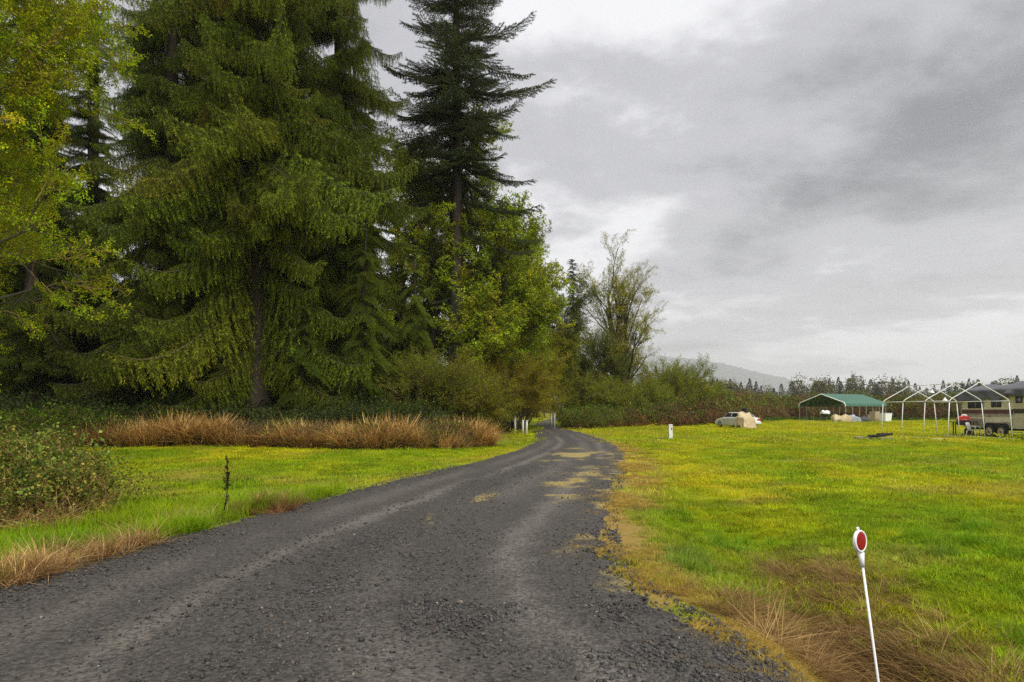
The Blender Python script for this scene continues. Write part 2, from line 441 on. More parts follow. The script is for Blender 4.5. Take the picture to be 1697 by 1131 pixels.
# gravel drive
ry = np.concatenate([np.arange(-6, 30, .09), np.arange(30, 80, .6), np.arange(80, 205, 3)])
us = np.linspace(0, 1, 121)
rx = []; U = []
for y in ry:
    xl, xr = float(XL(y)), float(XR(y))
    jl = .30 * (fbm(y * 1.3, 5.5, 4) - .5) + .22 * (vnoise(y * 5, 1.5) - .5); jr = .45 * (fbm(y * 1.1, 25.5, 4) - .5) + .22 * (vnoise(y * 5, 9.5) - .5)
    rx.append(xl + jl + us * (xr + jr - xl - jl)); U.append(us * (xr - xl))
rx = np.array(rx); RYY = np.repeat(ry[:, None], len(us), 1)
crown = .035 * np.sin(us * math.pi)[None] - .020 * (np.exp(-((us - .30) / .07) ** 2) + np.exp(-((us - .74) / .07) ** 2))[None]
edge = np.minimum(us, 1 - us)[None]
rz_ = height(rx, RYY) + crown + .012 + .012 * (fbm(rx * 3, RYY * 3, 3) - .5) - .05 * (1 - sstep(0, .035, edge))
q = Q(); nr, nc = rx.shape
i = np.arange(nr - 1)[:, None] * nc + np.arange(nc - 1)[None]
F = np.stack([i, i + 1, i + nc + 1, i + nc], -1).reshape(-1, 4)
# colour: compacted wheel tracks, loose dark stone between, straw and moss patches
uu = np.repeat(us[None], nr, 0)
wob = .03 * (fbm(RYY * .25, 3.3 + 0 * RYY, 3) - .5)
trk = np.clip(np.exp(-((uu - .36 + wob) / .04) ** 2) + .8 * np.exp(-((uu - .80 + wob) / .04) ** 2) + .45 * np.exp(-((uu - .20 + wob) / .05) ** 2) + .5 * np.exp(-((uu - .62) / .06) ** 2), 0, 1)
trk *= sstep(.25, .62, fbm(rx * 1.2 + 9, RYY * .35, 4)) * (1 - .5 * sstep(30, 60, RYY))
patch = (.15 + sstep(.42, .66, fbm(rx * 1.3 + 60, RYY * .9 + 21, 5))) * (np.exp(-((uu - .80) / .10) ** 2 - ((RYY - 15.5) / 4.0) ** 2) + np.exp(-((uu - .56) / .05) ** 2 - ((RYY - 11) / 1.6) ** 2) + np.exp(-((uu - .55) / .13) ** 2 - ((RYY - 24) / 4) ** 2) + np.exp(-((uu - .8) / .12) ** 2 - ((RYY - 24) / 2.0) ** 2)) * 1.2
moss = sstep(.5, .68, fbm(rx * 2 + 11, RYY * 2 + 2, 4)) * (np.exp(-((uu - 1) / .10) ** 2) + .55 * np.exp(-(uu / .05) ** 2)) * .8 * sstep(4.4, 7.5, RYY)
base = np.array([.052, .0455, .0385]); c = base * (.8 + .4 * fbm(rx * 1.1, RYY * .9, 4))[..., None]
for m, k in ((trk * .8, np.array([.145, .127, .108])),):
    c = c * (1 - m[..., None]) + k * m[..., None]
q.add(np.stack([rx, RYY, rz_], -1).reshape(-1, 3), F, c.reshape(-1, 3))
m, nt, p = newmat('gravel_drive')
pmask = np.clip(np.maximum(patch, moss), 0, 1)
a = nnode('ShaderNodeAttribute', nt); a.attribute_name = 'col'
t = nnode('ShaderNodeTexCoord', nt)
vo = nnode('ShaderNodeTexVoronoi', nt); vo.inputs['Scale'].default_value = 42; nt.links.new(t.outputs['Object'], vo.inputs['Vector'])
no = nnode('ShaderNodeTexNoise', nt); no.inputs['Scale'].default_value = 55; no.inputs['Detail'].default_value = 8; no.inputs['Roughness'].default_value = .7; nt.links.new(t.outputs['Object'], no.inputs['Vector'])
bw = nnode('ShaderNodeRGBToBW', nt); nt.links.new(vo.outputs['Color'], bw.inputs[0])
mr = nnode('ShaderNodeMapRange', nt); mr.inputs[1].default_value = .15; mr.inputs[2].default_value = .9; mr.inputs[3].default_value = .5; mr.inputs[4].default_value = 1.55; nt.links.new(bw.outputs[0], mr.inputs[0])
mr2 = nnode('ShaderNodeMapRange', nt); mr2.inputs[3].default_value = .55; mr2.inputs[4].default_value = 1.45; nt.links.new(no.outputs['Fac'], mr2.inputs[0])
mm = nnode('ShaderNodeMath', nt, operation='MULTIPLY'); nt.links.new(mr.outputs[0], mm.inputs[0]); nt.links.new(mr2.outputs[0], mm.inputs[1])
sc_ = nnode('ShaderNodeVectorMath', nt, operation='SCALE'); nt.links.new(patch_over(nt, a.outputs['Color'], t.outputs['Object'], (.27, .21, .07), 5), sc_.inputs[0]); nt.links.new(mm.outputs[0], sc_.inputs['Scale'])
nt.links.new(sc_.outputs[0], p.inputs['Base Color']); p.inputs['Roughness'].default_value = .75; p.inputs['Specular IOR Level'].default_value = .35
ad = nnode('ShaderNodeMath', nt, operation='ADD'); nt.links.new(vo.outputs['Distance'], ad.inputs[0]); nt.links.new(no.outputs['Fac'], ad.inputs[1])
bp = nnode('ShaderNodeBump', nt); bp.inputs['Strength'].default_value = .55; bp.inputs['Distance'].default_value = .02; bp.invert = True
nt.links.new(ad.outputs[0], bp.inputs['Height']); nt.links.new(bp.outputs[0], p.inputs['Normal'])
tag(link('gravel_road', q.mesh('gravel_road', [m], True, pmask)), kind='structure')

# wooded hills behind the valley
def hill(name, x0, x1, y0, y1, fz, res, col):
    xs = np.linspace(x0, x1, res[0]); ys = np.linspace(y0, y1, res[1]); X, Y = np.meshgrid(xs, ys, indexing='ij')
    Z = fz(X, Y); q = Q(); n = res[1]
    i = np.arange(res[0] - 1)[:, None] * n + np.arange(n - 1)[None]
    q.add(np.stack([X, Y, Z], -1).reshape(-1, 3), np.stack([i, i + n, i + n + 1, i + 1], -1).reshape(-1, 4), col)
    return tag(link(name, q.mesh(name, [M_HILL], True)), kind='structure')
M_HILL = vcolmat('distant_forest', .95, 0, .02)
def hillz(X, Y):
    r = np.interp(X / Y, [-2, -.6, 0, .2, .32, .42, .55, .8, 1.2], [190, 200, 205, 190, 152, 92, 55, 42, 80])
    prof = sstep(5200, 7400, Y) * (1 - .8 * sstep(8000, 9900, Y))
    tex = 14 * (vnoise(X * .03, Y * .03) + vnoise(X * .07, Y * .07)) + 60 * (fbm(X * .002, Y * .002) - .5)
    return prof * (r * 3.0 + tex * 1.6) - 4
hill('hill', -9000, 9800, 5100, 9900, hillz, (420, 110), np.array([.030, .042, .030]))

# ================================================================== VEGETATION PIECES
def needles_on(q, P0, D0, Ln, droop, col_in, col_tip, step=.055, nl=.10, nw=.022, m=0, spread=.75, per=2):
    """needles along many straight-ish twigs at once"""
    ns = np.maximum((Ln / step).astype(int), 2)
    tot = int(ns.sum()); k = np.repeat(np.arange(len(P0)), ns)
    t = np.concatenate([(np.arange(n) + .5) / n for n in ns])
    P = P0[k] + D0[k] * (t * Ln[k])[:, None]; P[:, 2] -= droop[k] * t * t * Ln[k]
    T = D0[k].copy(); T[:, 2] -= 2 * droop[k] * t; T = norm(T)
    for _ in range(per):
        R = rng.normal(size=(tot, 3)); R -= (R * T).sum(1, keepdims=True) * T
        D = T * .8 + norm(R) * spread
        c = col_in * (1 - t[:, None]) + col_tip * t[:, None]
        c = np.clip(c * (1 + .28 * rng.normal(size=(tot, 1))) * (1 + .08 * rng.normal(size=(tot, 3))), .004, .8)
        leaves(q, P, D, nl * rng.uniform(.6, 1.25, tot), nw * rng.uniform(.7, 1.4, tot), c, m)
def conifer_branch(kind, seed):
    global rng
    keep = rng; rng = np.random.default_rng(seed)
    q = Q(); L = 4.0
    n = 15; t = np.linspace(0, 1, n)
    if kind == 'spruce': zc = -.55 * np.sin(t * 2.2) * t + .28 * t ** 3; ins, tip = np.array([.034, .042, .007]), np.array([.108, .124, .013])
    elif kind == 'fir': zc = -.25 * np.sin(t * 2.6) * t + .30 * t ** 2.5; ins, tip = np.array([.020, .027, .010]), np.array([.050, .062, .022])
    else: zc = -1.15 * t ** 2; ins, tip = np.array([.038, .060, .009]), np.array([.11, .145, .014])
    yc = .25 * (rng.random() - .5) * np.sin(t * 3) * 2
    path = np.stack([t * L, yc, zc * L * .5], 1)
    tube(q, path, .035 * (1 - t) + .006, np.array([.05, .04, .03]), 1, 4)
    P0 = []; D0 = []; LN = []; DR = []
    for s in np.arange(.18, 3.95, .125 if kind != 'fir' else .14):
        f = s / L; p = np.array([np.interp(f, t, path[:, k]) for k in range(3)])
        for side in (-1, 1):
            ln = (.18 + 1.15 * (1 - f) * min(1, f * 3.2 + .2)) * rng.uniform(.55, 1.15)
            if kind == 'fir': ln *= 1.25
            d = np.array([.75, side * rng.uniform(.7, 1.05), rng.uniform(-.15, .2)]); d /= np.linalg.norm(d)
            dr = {'spruce': .30, 'fir': .05, 'hemlock': .45}[kind] * rng.uniform(.5, 1.4)
            P0.append(p); D0.append(d); LN.append(ln); DR.append(dr)
            nt_ = int(ln / (.11 if kind == 'spruce' else .15))
            for j in range(nt_):
                g = (j + .7) / (nt_ + .3); pp = p + d * ln * g; pp[2] -= dr * g * g * ln
                if kind == 'spruce':
                    dd = np.array([rng.normal() * .25 + .1, rng.normal() * .25, -1.0]); l2 = rng.uniform(.15, .62) * (.5 + .6 * (1 - f))
                elif kind == 'fir':
                    sd = 1 if j % 2 else -1
                    dd = np.array([.8 + .2 * sd, -sd * .6 + side * .5, rng.uniform(-.2, .15)]); l2 = rng.uniform(.12, .36) * (1.1 - g * .6)
                else:
                    sd = 1 if j % 2 else -1
                    dd = np.array([.7, -sd * .5 + side * .4, -.55 + rng.normal() * .2]); l2 = rng.uniform(.15, .42)
                dd /= np.linalg.norm(dd); P0.append(pp); D0.append(dd); LN.append(l2); DR.append(dr * .6)
    P0, D0, LN, DR = map(np.array, (P0, D0, LN, DR))
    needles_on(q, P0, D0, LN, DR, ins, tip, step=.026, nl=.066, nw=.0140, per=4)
    rng = keep
    return q.mesh(kind + '_branch', [M_NEEDLE, M_TWIG])
for kd in ('spruce', 'fir', 'hemlock'):
    proto_group(kd, [conifer_branch(kd, 100 + i * 7) for i in range(6)])
def leafy_twig(seed, nleaf, lsize, cols, length=1.3, hang=.3, stem=np.array([.10, .075, .045]), wide=.75, ntw=9):
    """a twig with side shoots and clusters of young leaves, along +X"""
    global rng
    keep = rng; rng = np.random.default_rng(seed); q = Q()
    t = np.linspace(0, 1, 6); path = np.stack([t * length, .12 * np.sin(t * 4 + seed), .10 * np.sin(t * 3) - .12 * t * t], 1)
    tube(q, path, .012 * (1 - t) + .004, stem, 1, 3)
    tips = []
    for j in range(ntw):
        f = .15 + .85 * j / ntw; p = np.array([np.interp(f, t, path[:, k]) for k in range(3)])
        a = rng.uniform(0, 6.28); d = np.array([.75, math.cos(a), math.sin(a) * .8]); d /= np.linalg.norm(d)
        ln = rng.uniform(.25, .6) * length * .55; e = p + d * ln
        tube(q, np.array([p, (p + e) / 2 + [0, 0, .02], e]), np.array([.006, .005, .003]), stem, 1, 3)
        for g in (.55, .8, 1.0): tips.append(p + d * ln * g)
    tips.append(path[-1]); tips = np.array(tips)
    k = rng.integers(0, len(tips), nleaf)
    P = tips[k] + rng.normal(size=(nleaf, 3)) * .055
    D = rng.normal(size=(nleaf, 3)) + np.array([.3, 0, -hang * 2])
    c = np.array(cols)[rng.integers(0, len(cols), nleaf)] * (1 + .22 * rng.normal(size=(nleaf, 1)))
    leaves(q, P, D, lsize * rng.uniform(.6, 1.3, nleaf), lsize * wide * rng.uniform(.6, 1.2, nleaf), np.clip(c, .01, .8), 0, fold=.12)
    rng = keep
    return q.mesh('leafy_twig', [M_LEAF, M_TWIG])
YG = [(.18, .22, .012), (.13, .18, .012), (.22, .23, .014), (.09, .135, .012)]
GR = [(.075, .125, .018), (.10, .15, .022), (.14, .17, .025)]
OL = [(.15, .155, .018), (.11, .12, .015), (.18, .17, .02), (.08, .095, .014)]
proto_group('near_twig', [leafy_twig(300 + i, 210, .085, YG, 1.5, .5, np.array([.16, .12, .07]), .6, 11) for i in range(6)])
proto_group('maple_twig', [leafy_twig(320 + i, 190, .115, YG[:2] + GR, 1.7, .3, ntw=14) for i in range(5)])
proto_group('sparse_twig', [leafy_twig(340 + i, 80, .095, OL, 1.7, .5, np.array([.035, .03, .02])) for i in range(5)])
proto_group('willow_twig', [leafy_twig(360 + i, 75, .12, OL + YG[:1], 1.6, -.1, np.array([.13, .105, .06]), .4, 13) for i in range(5)])
def bramble(seed, cane_c, leaf_c, nleaf, ncane, size=1.0, lsz=.075, cr=.0085):
    """arching canes with leaves, about 1 m across, base at origin"""
    global rng
    keep = rng; rng = np.random.default_rng(seed); q = Q(); pts = []
    for j in range(ncane):
        a = rng.uniform(0, 6.28); r = rng.uniform(.35, .95); hgt = rng.uniform(.5, 1.15); t = np.linspace(0, 1, 7)
        b = rng.normal(size=2) * .22
        path = np.stack([b[0] + np.cos(a) * r * t, b[1] + np.sin(a) * r * t, hgt * np.sin(t * 2.5) / 1.0 * (1 - .25 * t)], 1) * size
        path += rng.normal(size=path.shape) * .02
        tube(q, path, cr * (1 - .6 * t), np.clip(np.array(cane_c[rng.integers(len(cane_c))]) * rng.uniform(.6, 1.4), .01, .8), 1, 3)
        pts.append(path[2:])
    pts = np.concatenate(pts)
    k = rng.integers(0, len(pts), nleaf); P = pts[k] + rng.normal(size=(nleaf, 3)) * np.array([.09, .09, .07])
    D = rng.normal(size=(nleaf, 3)) + np.array([0, 0, .1]); nr_ = rng.normal(size=(nleaf, 3)) * .7 + np.array([0, 0, 1.0])
    c = np.array(leaf_c)[rng.integers(0, len(leaf_c), nleaf)] * (1 + .25 * rng.normal(size=(nleaf, 1)))
    leaves(q, P, D, lsz * rng.uniform(.6, 1.3, nleaf), lsz * .8 * rng.uniform(.7, 1.2, nleaf), np.clip(c, .008, .8), 0, nrm=nr_, fold=.1)
    rng = keep
    return q.mesh('bramble', [M_LEAF, M_TWIG])
BG = [(.055, .10, .010), (.085, .14, .013), (.12, .17, .016), (.04, .07, .008)]
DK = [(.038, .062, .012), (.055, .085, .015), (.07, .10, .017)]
proto_group('bramble_green', [bramble(400 + i, [(.17, .11, .06), (.10, .06, .04)], BG, 260, 16) for i in range(5)])
proto_group('bramble_near', [bramble(410 + i, [(.20, .14, .08), (.13, .085, .05), (.27, .20, .12)], [(.08, .13, .02), (.12, .18, .03), (.17, .22, .045), (.05, .08, .015)], 900, 16, 1.0, .058, .0042) for i in range(5)])
proto_group('bramble_red', [bramble(420 + i, [(.15, .075, .05), (.20, .13, .08), (.09, .05, .035)], [(.07, .085, .02), (.10, .07, .03), (.13, .08, .035), (.06, .09, .02)], 190, 30) for i in range(5)])
proto_group('hedge_clump', [bramble(430 + i, [(.15, .075, .05), (.20, .13, .08), (.09, .05, .035)], BG, 150, 22, 1.0, .13) for i in range(5)])
proto_group('hedge_canes', [bramble(435 + i, [(.17, .08, .05), (.22, .14, .085), (.10, .05, .035)], [(.07, .085, .02), (.12, .07, .03), (.15, .08, .035)], 90, 34, 1.0, .11) for i in range(5)])
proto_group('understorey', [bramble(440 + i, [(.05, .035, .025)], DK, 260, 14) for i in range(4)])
def fern(seed):
    global rng
    keep = rng; rng = np.random.default_rng(seed); q = Q()
    for j in range(11):
        a = 6.28 * j / 11 + rng.normal() * .2; L = rng.uniform(.7, 1.1); el = rng.uniform(.7, 1.1)
        t = np.linspace(.08, 1, 18); r = L * np.sin(t * 1.5) * .9; z = L * (np.sin(t * 2.3) * math.sin(el))
        P = np.stack([np.cos(a) * r, np.sin(a) * r, z], 1); side = np.array([-math.sin(a), math.cos(a), 0])
        w = .17 * np.sin(t * 3.0 + .12) * L
        for s in (-1, 1):
            D = np.tile(side * s, (18, 1)) + np.array([math.cos(a), math.sin(a), -.2]) * .35
            leaves(q, P, D, w, .055, vary((.045, .08, .018), 18), 0, nrm=np.tile([0, 0, 1.0], (18, 1)))
    rng = keep
    return q.mesh('fern', [M_LEAF])
proto_group('fern', [fern(460 + i) for i in range(3)])
def blades(seed, n, rad, h0, h1, w, cols, lean=.45, curl=.35, mat=None, flat=0.0):
    """a tuft of curved grass blades, two quads each"""
    global rng
    keep = rng; rng = np.random.default_rng(seed); q = Q()
    a = rng.uniform(0, 6.28, n); r = rad * np.sqrt(rng.random(n)); P = np.stack([np.cos(a) * r, np.sin(a) * r, np.full(n, -.01)], 1)
    h = rng.uniform(h0, h1, n); az = rng.uniform(0, 6.28, n)
    ln = np.abs(rng.normal(size=n)) * lean + flat; d = np.stack([np.cos(az) * ln, np.sin(az) * ln, np.ones(n)], 1); d = norm(d)
    S = np.stack([-np.sin(az), np.cos(az), np.zeros(n)], 1) * (w * rng.uniform(.6, 1.3, n))[:, None] * .5
    bend = curl * rng.uniform(.3, 1.4, n)
    def pt(t):
        p = P + d * (h * t)[:, None]
        out = np.stack([np.cos(az), np.sin(az), -.55 * np.ones(n)], 1)
        return p + out * (bend * h * t * t)[:, None]
    a0, a1, a2 = pt(np.zeros(n)), pt(np.full(n, .55)), pt(np.ones(n))
    V = np.stack([a0 - S, a0 + S, a1 - S * .85, a1 + S * .85, a2 - S * .12, a2 + S * .12], 1)
    V[:, :, 2] = np.maximum(V[:, :, 2], -.01)
    b = np.arange(n)[:, None] * 6
    F = np.concatenate([b + [0, 1, 3, 2], b + [2, 3, 5, 4]])
    c = np.array(cols)[rng.integers(0, len(cols), n)] * (1 + .2 * rng.normal(size=(n, 1)))
    q.add(V.reshape(-1, 3), F, np.repeat(np.clip(c, .01, .95), 6, 0))
    rng = keep
    return q.mesh('grass_tuft', [mat or M_GRASS])
W3 = [(1, 1, 1), (.8, .9, .7), (1.2, 1.1, 1.0)]
proto_group('lawn_near', [blades(500 + i, 130, .17, .03, .085, .0055, W3, .6, .5) for i in range(4)])
proto_group('lawn_mid', [blades(510 + i, 170, .42, .03, .09, .011, W3, .6, .5) for i in range(4)])
proto_group('lawn_far', [blades(520 + i, 200, 1.1, .04, .10, .03, W3, .6, .4) for i in range(4)])
proto_group('tall_grass', [blades(530 + i, 90, .16, .12, .42, .007, W3, .4, .6) for i in range(4)])
SW = [(.55, .41, .19), (.46, .32, .13), (.38, .24, .09), (.62, .49, .25), (.29, .17, .07)]
proto_group('dead_grass', [blades(540 + i, 80, .2, .35, 1.1, .018, SW, .42, .6, M_STRAW) for i in range(5)])
proto_group('dead_short', [blades(550 + i, 80, .16, .10, .42, .006, SW, .7, .7, M_STRAW) for i in range(5)])
proto_group('dead_flat', [blades(560 + i, 90, .2, .25, .75, .007, [(.27, .17, .07), (.36, .25, .11), (.19, .115, .05), (.45, .33, .16)], .3, .3, M_STRAW, 2.6) for i in range(5)])
def stone(seed):
    r_ = np.random.default_rng(seed)
    c = np.array([(x, y, z) for x in (-1, 1) for y in (-1, 1) for z in (-1, 1)], float) * r_.uniform(.55, 1.0, (8, 1)) * np.array([1, r_.uniform(.6, 1), r_.uniform(.45, .8)])
    q = Q(); q.add(c * .55, [(0, 1, 3, 2), (4, 6, 7, 5), (0, 4, 5, 1), (2, 3, 7, 6), (0, 2, 6, 4), (1, 5, 7, 3)], np.array([1, 1, 1.0]))
    return q.mesh('stone', [M_STONE])
proto_group('stone', [stone(600 + i) for i in range(8)])

# ------------------------------------------------------------------ scattered stuff on the ground
def rot_rand(n, tilt=.12):
    return np.stack([rng.normal(size=n) * tilt, rng.normal(size=n) * tilt, rng.uniform(0, 6.28, n)], 1)
def in_view(x, y, pad=1.5): return (np.abs(x) < .78 * y + pad) & (y > 1.5)
def lawn_layer(name, key, y0, y1, spacing, label):
    n = int((y1 - y0) * (y1 + y0) * .80 / spacing ** 2)
    y = np.sqrt(rng.uniform(y0 ** 2, y1 ** 2, n)); x = rng.uniform(-.80, .80, n) * y + rng.normal(size=n) * .3
    d = -edge_in(x, y); f = fbm(x * 3, y * 3, 3)
    ok = in_view(x, y, 1) & (d > .05 + .35 * f * (y < 30)) & ~((y > bush_line(x) + .8) & (x < 0)) & (y < 101)
    ok &= rng.random(n) > ditch_mask(x, y) * 1.15
    ok &= rng.random(n) > .55 * straw_edge(x, y)
    x, y = x[ok], y[ok]; n = len(x)
    T = lawn_tint(x, y) * 1.18; s = straw_edge(x, y)[:, None]
    T = T * (1 - s) + np.array([.40, .31, .08]) * s
    T *= (1 + .20 * rng.normal(size=(n, 1))) * (1 + .07 * rng.normal(size=(n, 3)))
    tuss = sstep(.58, .8, fbm(x * .8 + 5, y * .8 + 50, 3)) * (y < 18)
    S = rng.uniform(.75, 1.3, n) * (1 + .35 * tuss)
    T = T * (1 - .25 * tuss[:, None] * np.array([1, .4, 1]))
    o = scatter(name, key, np.stack([x, y, height(x, y)], 1), rot_rand(n, .1), np.stack([S, S, S * rng.uniform(.7, 1.25, n) * np.where(s[:, 0] > .5, .6, 1)], 1), np.clip(T, .01, .8))
    return tag(o, label, 'grass')
lawn_layer('lawn_grass', 'lawn_near', 2.5, 13, .125, 'short bright lawn grass close beside the gravel drive')
lawn_layer('lawn_grass', 'lawn_mid', 12.5, 34, .36, 'mown green and yellow lawn grass in the middle of the yard')
lawn_layer('lawn_grass', 'lawn_far', 33, 101, .95, 'mown lawn grass stretching back to the bramble hedge')

def put(name, key, x, y, s, tint, label, cat, tilt=.12, zscale=None, dz=0.0, rot=None):
    n = len(x)
    S = np.stack([s, s, s * (rng.uniform(.8, 1.2, n) if zscale is None else zscale)], 1)
    return tag(scatter(name, key, np.stack([x, y, height(x, y) + dz], 1), rot_rand(n, tilt) if rot is None else rot, S, tint), label, cat)
# taller rough grass along both sides of the near drive
n = 2600
y = rng.uniform(4.5, 14, n); x = XL(y) + .05 - np.abs(rng.normal(size=n)) * 1.1
k = rng.random(n) < sstep(.40, .62, fbm(x * .9 + 2, y * .9, 3)) * (1 - sstep(9, 14, y)) + .05; x, y = x[k], y[k]
put('rough_grass', 'tall_grass', x, y, rng.uniform(.5, 1.05, len(x)), lawn_tint(x, y) * np.array([.9, 1.1, 1.2]), 'taller rough green grass along the verge beside the bramble mound', 'grass')
n = 900
y = rng.uniform(2.2, 9.5, n); x = rng.uniform(1.6, 6.5, n)
k = (rng.random(n) < .9 * sstep(.52, .66, fbm(x * 1.1 + 8, y * 1.1, 3))) & (ditch_mask(x, y) < .45) & (edge_in(x, y) < -.5); x, y = x[k], y[k]
put('rough_grass', 'tall_grass', x, y, rng.uniform(.35, .8, len(x)), lawn_tint(x, y) * np.array([.8, 1.05, 1.2]), 'lush grass tussocks around the ditch by the marker', 'grass')
# dry grass: left verge
n = 2600
y = rng.uniform(4, 13.5, n); x = XL(y) + .08 - np.abs(rng.normal(size=n)) * .5
k = rng.random(n) < sstep(.36, .56, fbm(x * 1.3 + 31, y * 1.3 + 3, 3)) * .85 * (1 - sstep(7.5, 12.5, y)); x, y = x[k], y[k]
put('dead_verge_grass', 'dead_short', x, y, rng.uniform(.5, 1.15, len(x)), np.array([1, .88, .82]) * rng.uniform(.65, 1.1, (len(x), 1)), 'brown dead grass fringing the gravel below the bramble mound', 'dead grass')
# flattened dry grass in the ditch
n = 5000
y = rng.uniform(2.3, 8.6, n); x = rng.uniform(1.2, 5.2, n)
k = rng.random(n) < ditch_mask(x, y) * 1.1; x, y = x[k], y[k]
rt = rot_rand(len(x), .2)
put('ditch_grass', 'dead_flat', x, y, rng.uniform(.3, .6, len(x)), np.array([.95, .87, .72]) * rng.uniform(.4, 1.2, (len(x), 1)), 'flattened brown dead grass lying in the ditch', 'dead grass', rot=rt)
# yellow moss and dry short grass on the drive margin
n = 17000
y = 3.6 + 28 * rng.random(n) ** 1.4; x = XR(y) + rng.normal(size=n) * .38 + .30
k = rng.random(n) < sstep(.40, .60, fbm(x * 1.4 + 3, y * 1.1 + 14, 3)) ; x, y = x[k], y[k]
put('yellow_moss', 'dead_short', x, y, rng.uniform(.13, .30, len(x)), np.array([1.0, .98, .45]) * rng.uniform(.6, 1.15, (len(x), 1)), 'yellow moss and dry stubble along the gravel edge of the big lawn', 'moss', zscale=rng.uniform(.4, .7, len(x)))
n = 4000
uu2 = rng.random(n); y = rng.uniform(8, 28, n); x = XL(y) + uu2 * (XR(y) - XL(y))
pw = sstep(.53, .60, fbm(x * 1.3 + 60, y * .9 + 21, 5)) * (np.exp(-((uu2 - .80) / .10) ** 2 - ((y - 15.5) / 4.0) ** 2) + np.exp(-((uu2 - .50) / .08) ** 2 - ((y - 11) / 2.2) ** 2) + np.exp(-((uu2 - .55) / .13) ** 2 - ((y - 24) / 4) ** 2))
k = rng.random(n) < pw; x, y = x[k], y[k]
put('straw_litter', 'dead_short', x, y, rng.uniform(.15, .3, len(x)), np.array([1.0, .95, .6]) * rng.uniform(.7, 1.1, (len(x), 1)), 'pale straw litter lying in patches on the drive', 'straw', zscale=np.full(len(x), .25), dz=.02)
# loose stones
n = 90000
y = np.concatenate([rng.uniform(2.5, 9, n // 2), 2.5 + 17 * rng.random(n // 2) ** 1.2]); u = rng.random(n)
x = XL(y) - .3 + u * (XR(y) - XL(y) + .5)
loose = .10 + 1.1 * np.exp(-(u / .10) ** 2) + .5 * np.exp(-((u - .52) / .09) ** 2) + .7 * np.exp(-((1 - u) / .06) ** 2) + 1.2 * (y < 5.6) * (u > .62) * sstep(.3, .5, fbm(x, y))
k = (rng.random(n) < loose * (.4 + .9 * fbm(x * .9, y * .9, 3))) & in_view(x, y, 1); x, y, u = x[k], y[k], u[k]
zc = height(x, y) + .035 * np.sin(np.clip(u, 0, 1) * math.pi) + .012 - .02 * (np.exp(-((u - .30) / .07) ** 2) + np.exp(-((u - .74) / .07) ** 2)) - .045 * (1 - sstep(0, .035, np.minimum(u, 1 - u)))
sz = np.clip(rng.lognormal(-4.25, .42, len(x)), .006, .04)
g = rng.uniform(.018, .085, len(x))[:, None] * np.array([1, .95, .89]); g[rng.random(len(x)) < .02] *= 2.6; g[rng.random(len(x)) < .15] *= np.array([1.25, 1.0, .75])
o = scatter('loose_gravel', 'stone', np.stack([x, y, zc + sz * .15], 1), rng.uniform(0, 6.28, (len(x), 3)), sz, g); tag(o, 'dark crushed stone lying loose on the drive', 'gravel')

# ================================================================== TREES
BARK_D = np.array([.050, .038, .030]); BARK_M = np.array([.075, .062, .048]); BARK_G = np.array([.11, .10, .085])
def conifer(x, y, h, r, base_f, kind, nb, seed, label, group=None, name='conifer_tree', tint=(1, 1, 1), trad=None, thin=1.0, shape=.75, ysc=1.0, zsc=1.0, lvar=(.62, 1.12), gap=None, trunk_col=BARK_D, extra=()):
    global rng
    keep = rng; rng = np.random.default_rng(seed)
    z0 = hz(x, y) - .05; root = tag(empty(name, (x, y, z0)), label, 'tree', group)
    trad = trad or h * .013
    t = np.linspace(0, 1, 14); q = Q()
    path = np.stack([.12 * np.sin(t * 5 + seed), .12 * np.cos(t * 4 + seed) - .12, t * h], 1)
    rad = trad * (1 - t) ** .85 + .02; rad[0] *= 1.45
    tube(q, path, rad, vary(trunk_col, 14 * 9, .2), 0, 9)
    link('trunk', q.mesh('trunk', [M_BARK], True), root)
    f = np.sort(base_f + (1 - base_f) * rng.random(nb) ** 1.05)
    prof = np.clip((1 - f) / (1 - base_f), .02, 1) ** shape * (.85 + .35 * np.sin(f * 37 + seed) * .5)
    low = 1 - .35 * np.exp(-((f - base_f) / .06) ** 2)
    L = r * prof * low * rng.uniform(*lvar, nb)
    az = rng.uniform(0, 6.283, nb) + seed
    el = np.radians(np.interp(f, [base_f, .5, .8, 1], {'spruce': [-22, -8, 12, 45], 'fir': [-14, -2, 18, 50], 'hemlock': [-12, 0, 14, 40]}[kind])) + rng.normal(size=nb) * (.2 if kind == 'fir' else .12)
    if gap:
        da = np.abs((np.degrees(az) - gap[0] + 180) % 360 - 180); k = ~((da < gap[1]) & (f * h < gap[2])); f, L, az, el = f[k], L[k], az[k], el[k]
    if len(extra):
        e = np.array(extra, float); f = np.append(f, e[:, 0] / h); L = np.append(L, e[:, 1]); az = np.append(az, np.radians(e[:, 2])); el = np.append(el, np.radians(e[:, 3]))
    n = len(f)
    S = np.maximum(L / 4.0, .16); th = np.maximum(S, .42) * thin
    P = np.stack([np.interp(f, t, path[:, 0]), np.interp(f, t, path[:, 1]), f * h], 1)
    R = np.stack([rng.normal(size=n) * .15, -el, az], 1)
    T = np.array(tint) * rng.uniform(.72, 1.22, (n, 1)) * (1 + .06 * rng.normal(size=(n, 3)))
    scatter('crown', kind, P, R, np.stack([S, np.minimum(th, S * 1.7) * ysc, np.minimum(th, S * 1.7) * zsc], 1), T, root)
    rng = keep
    return root
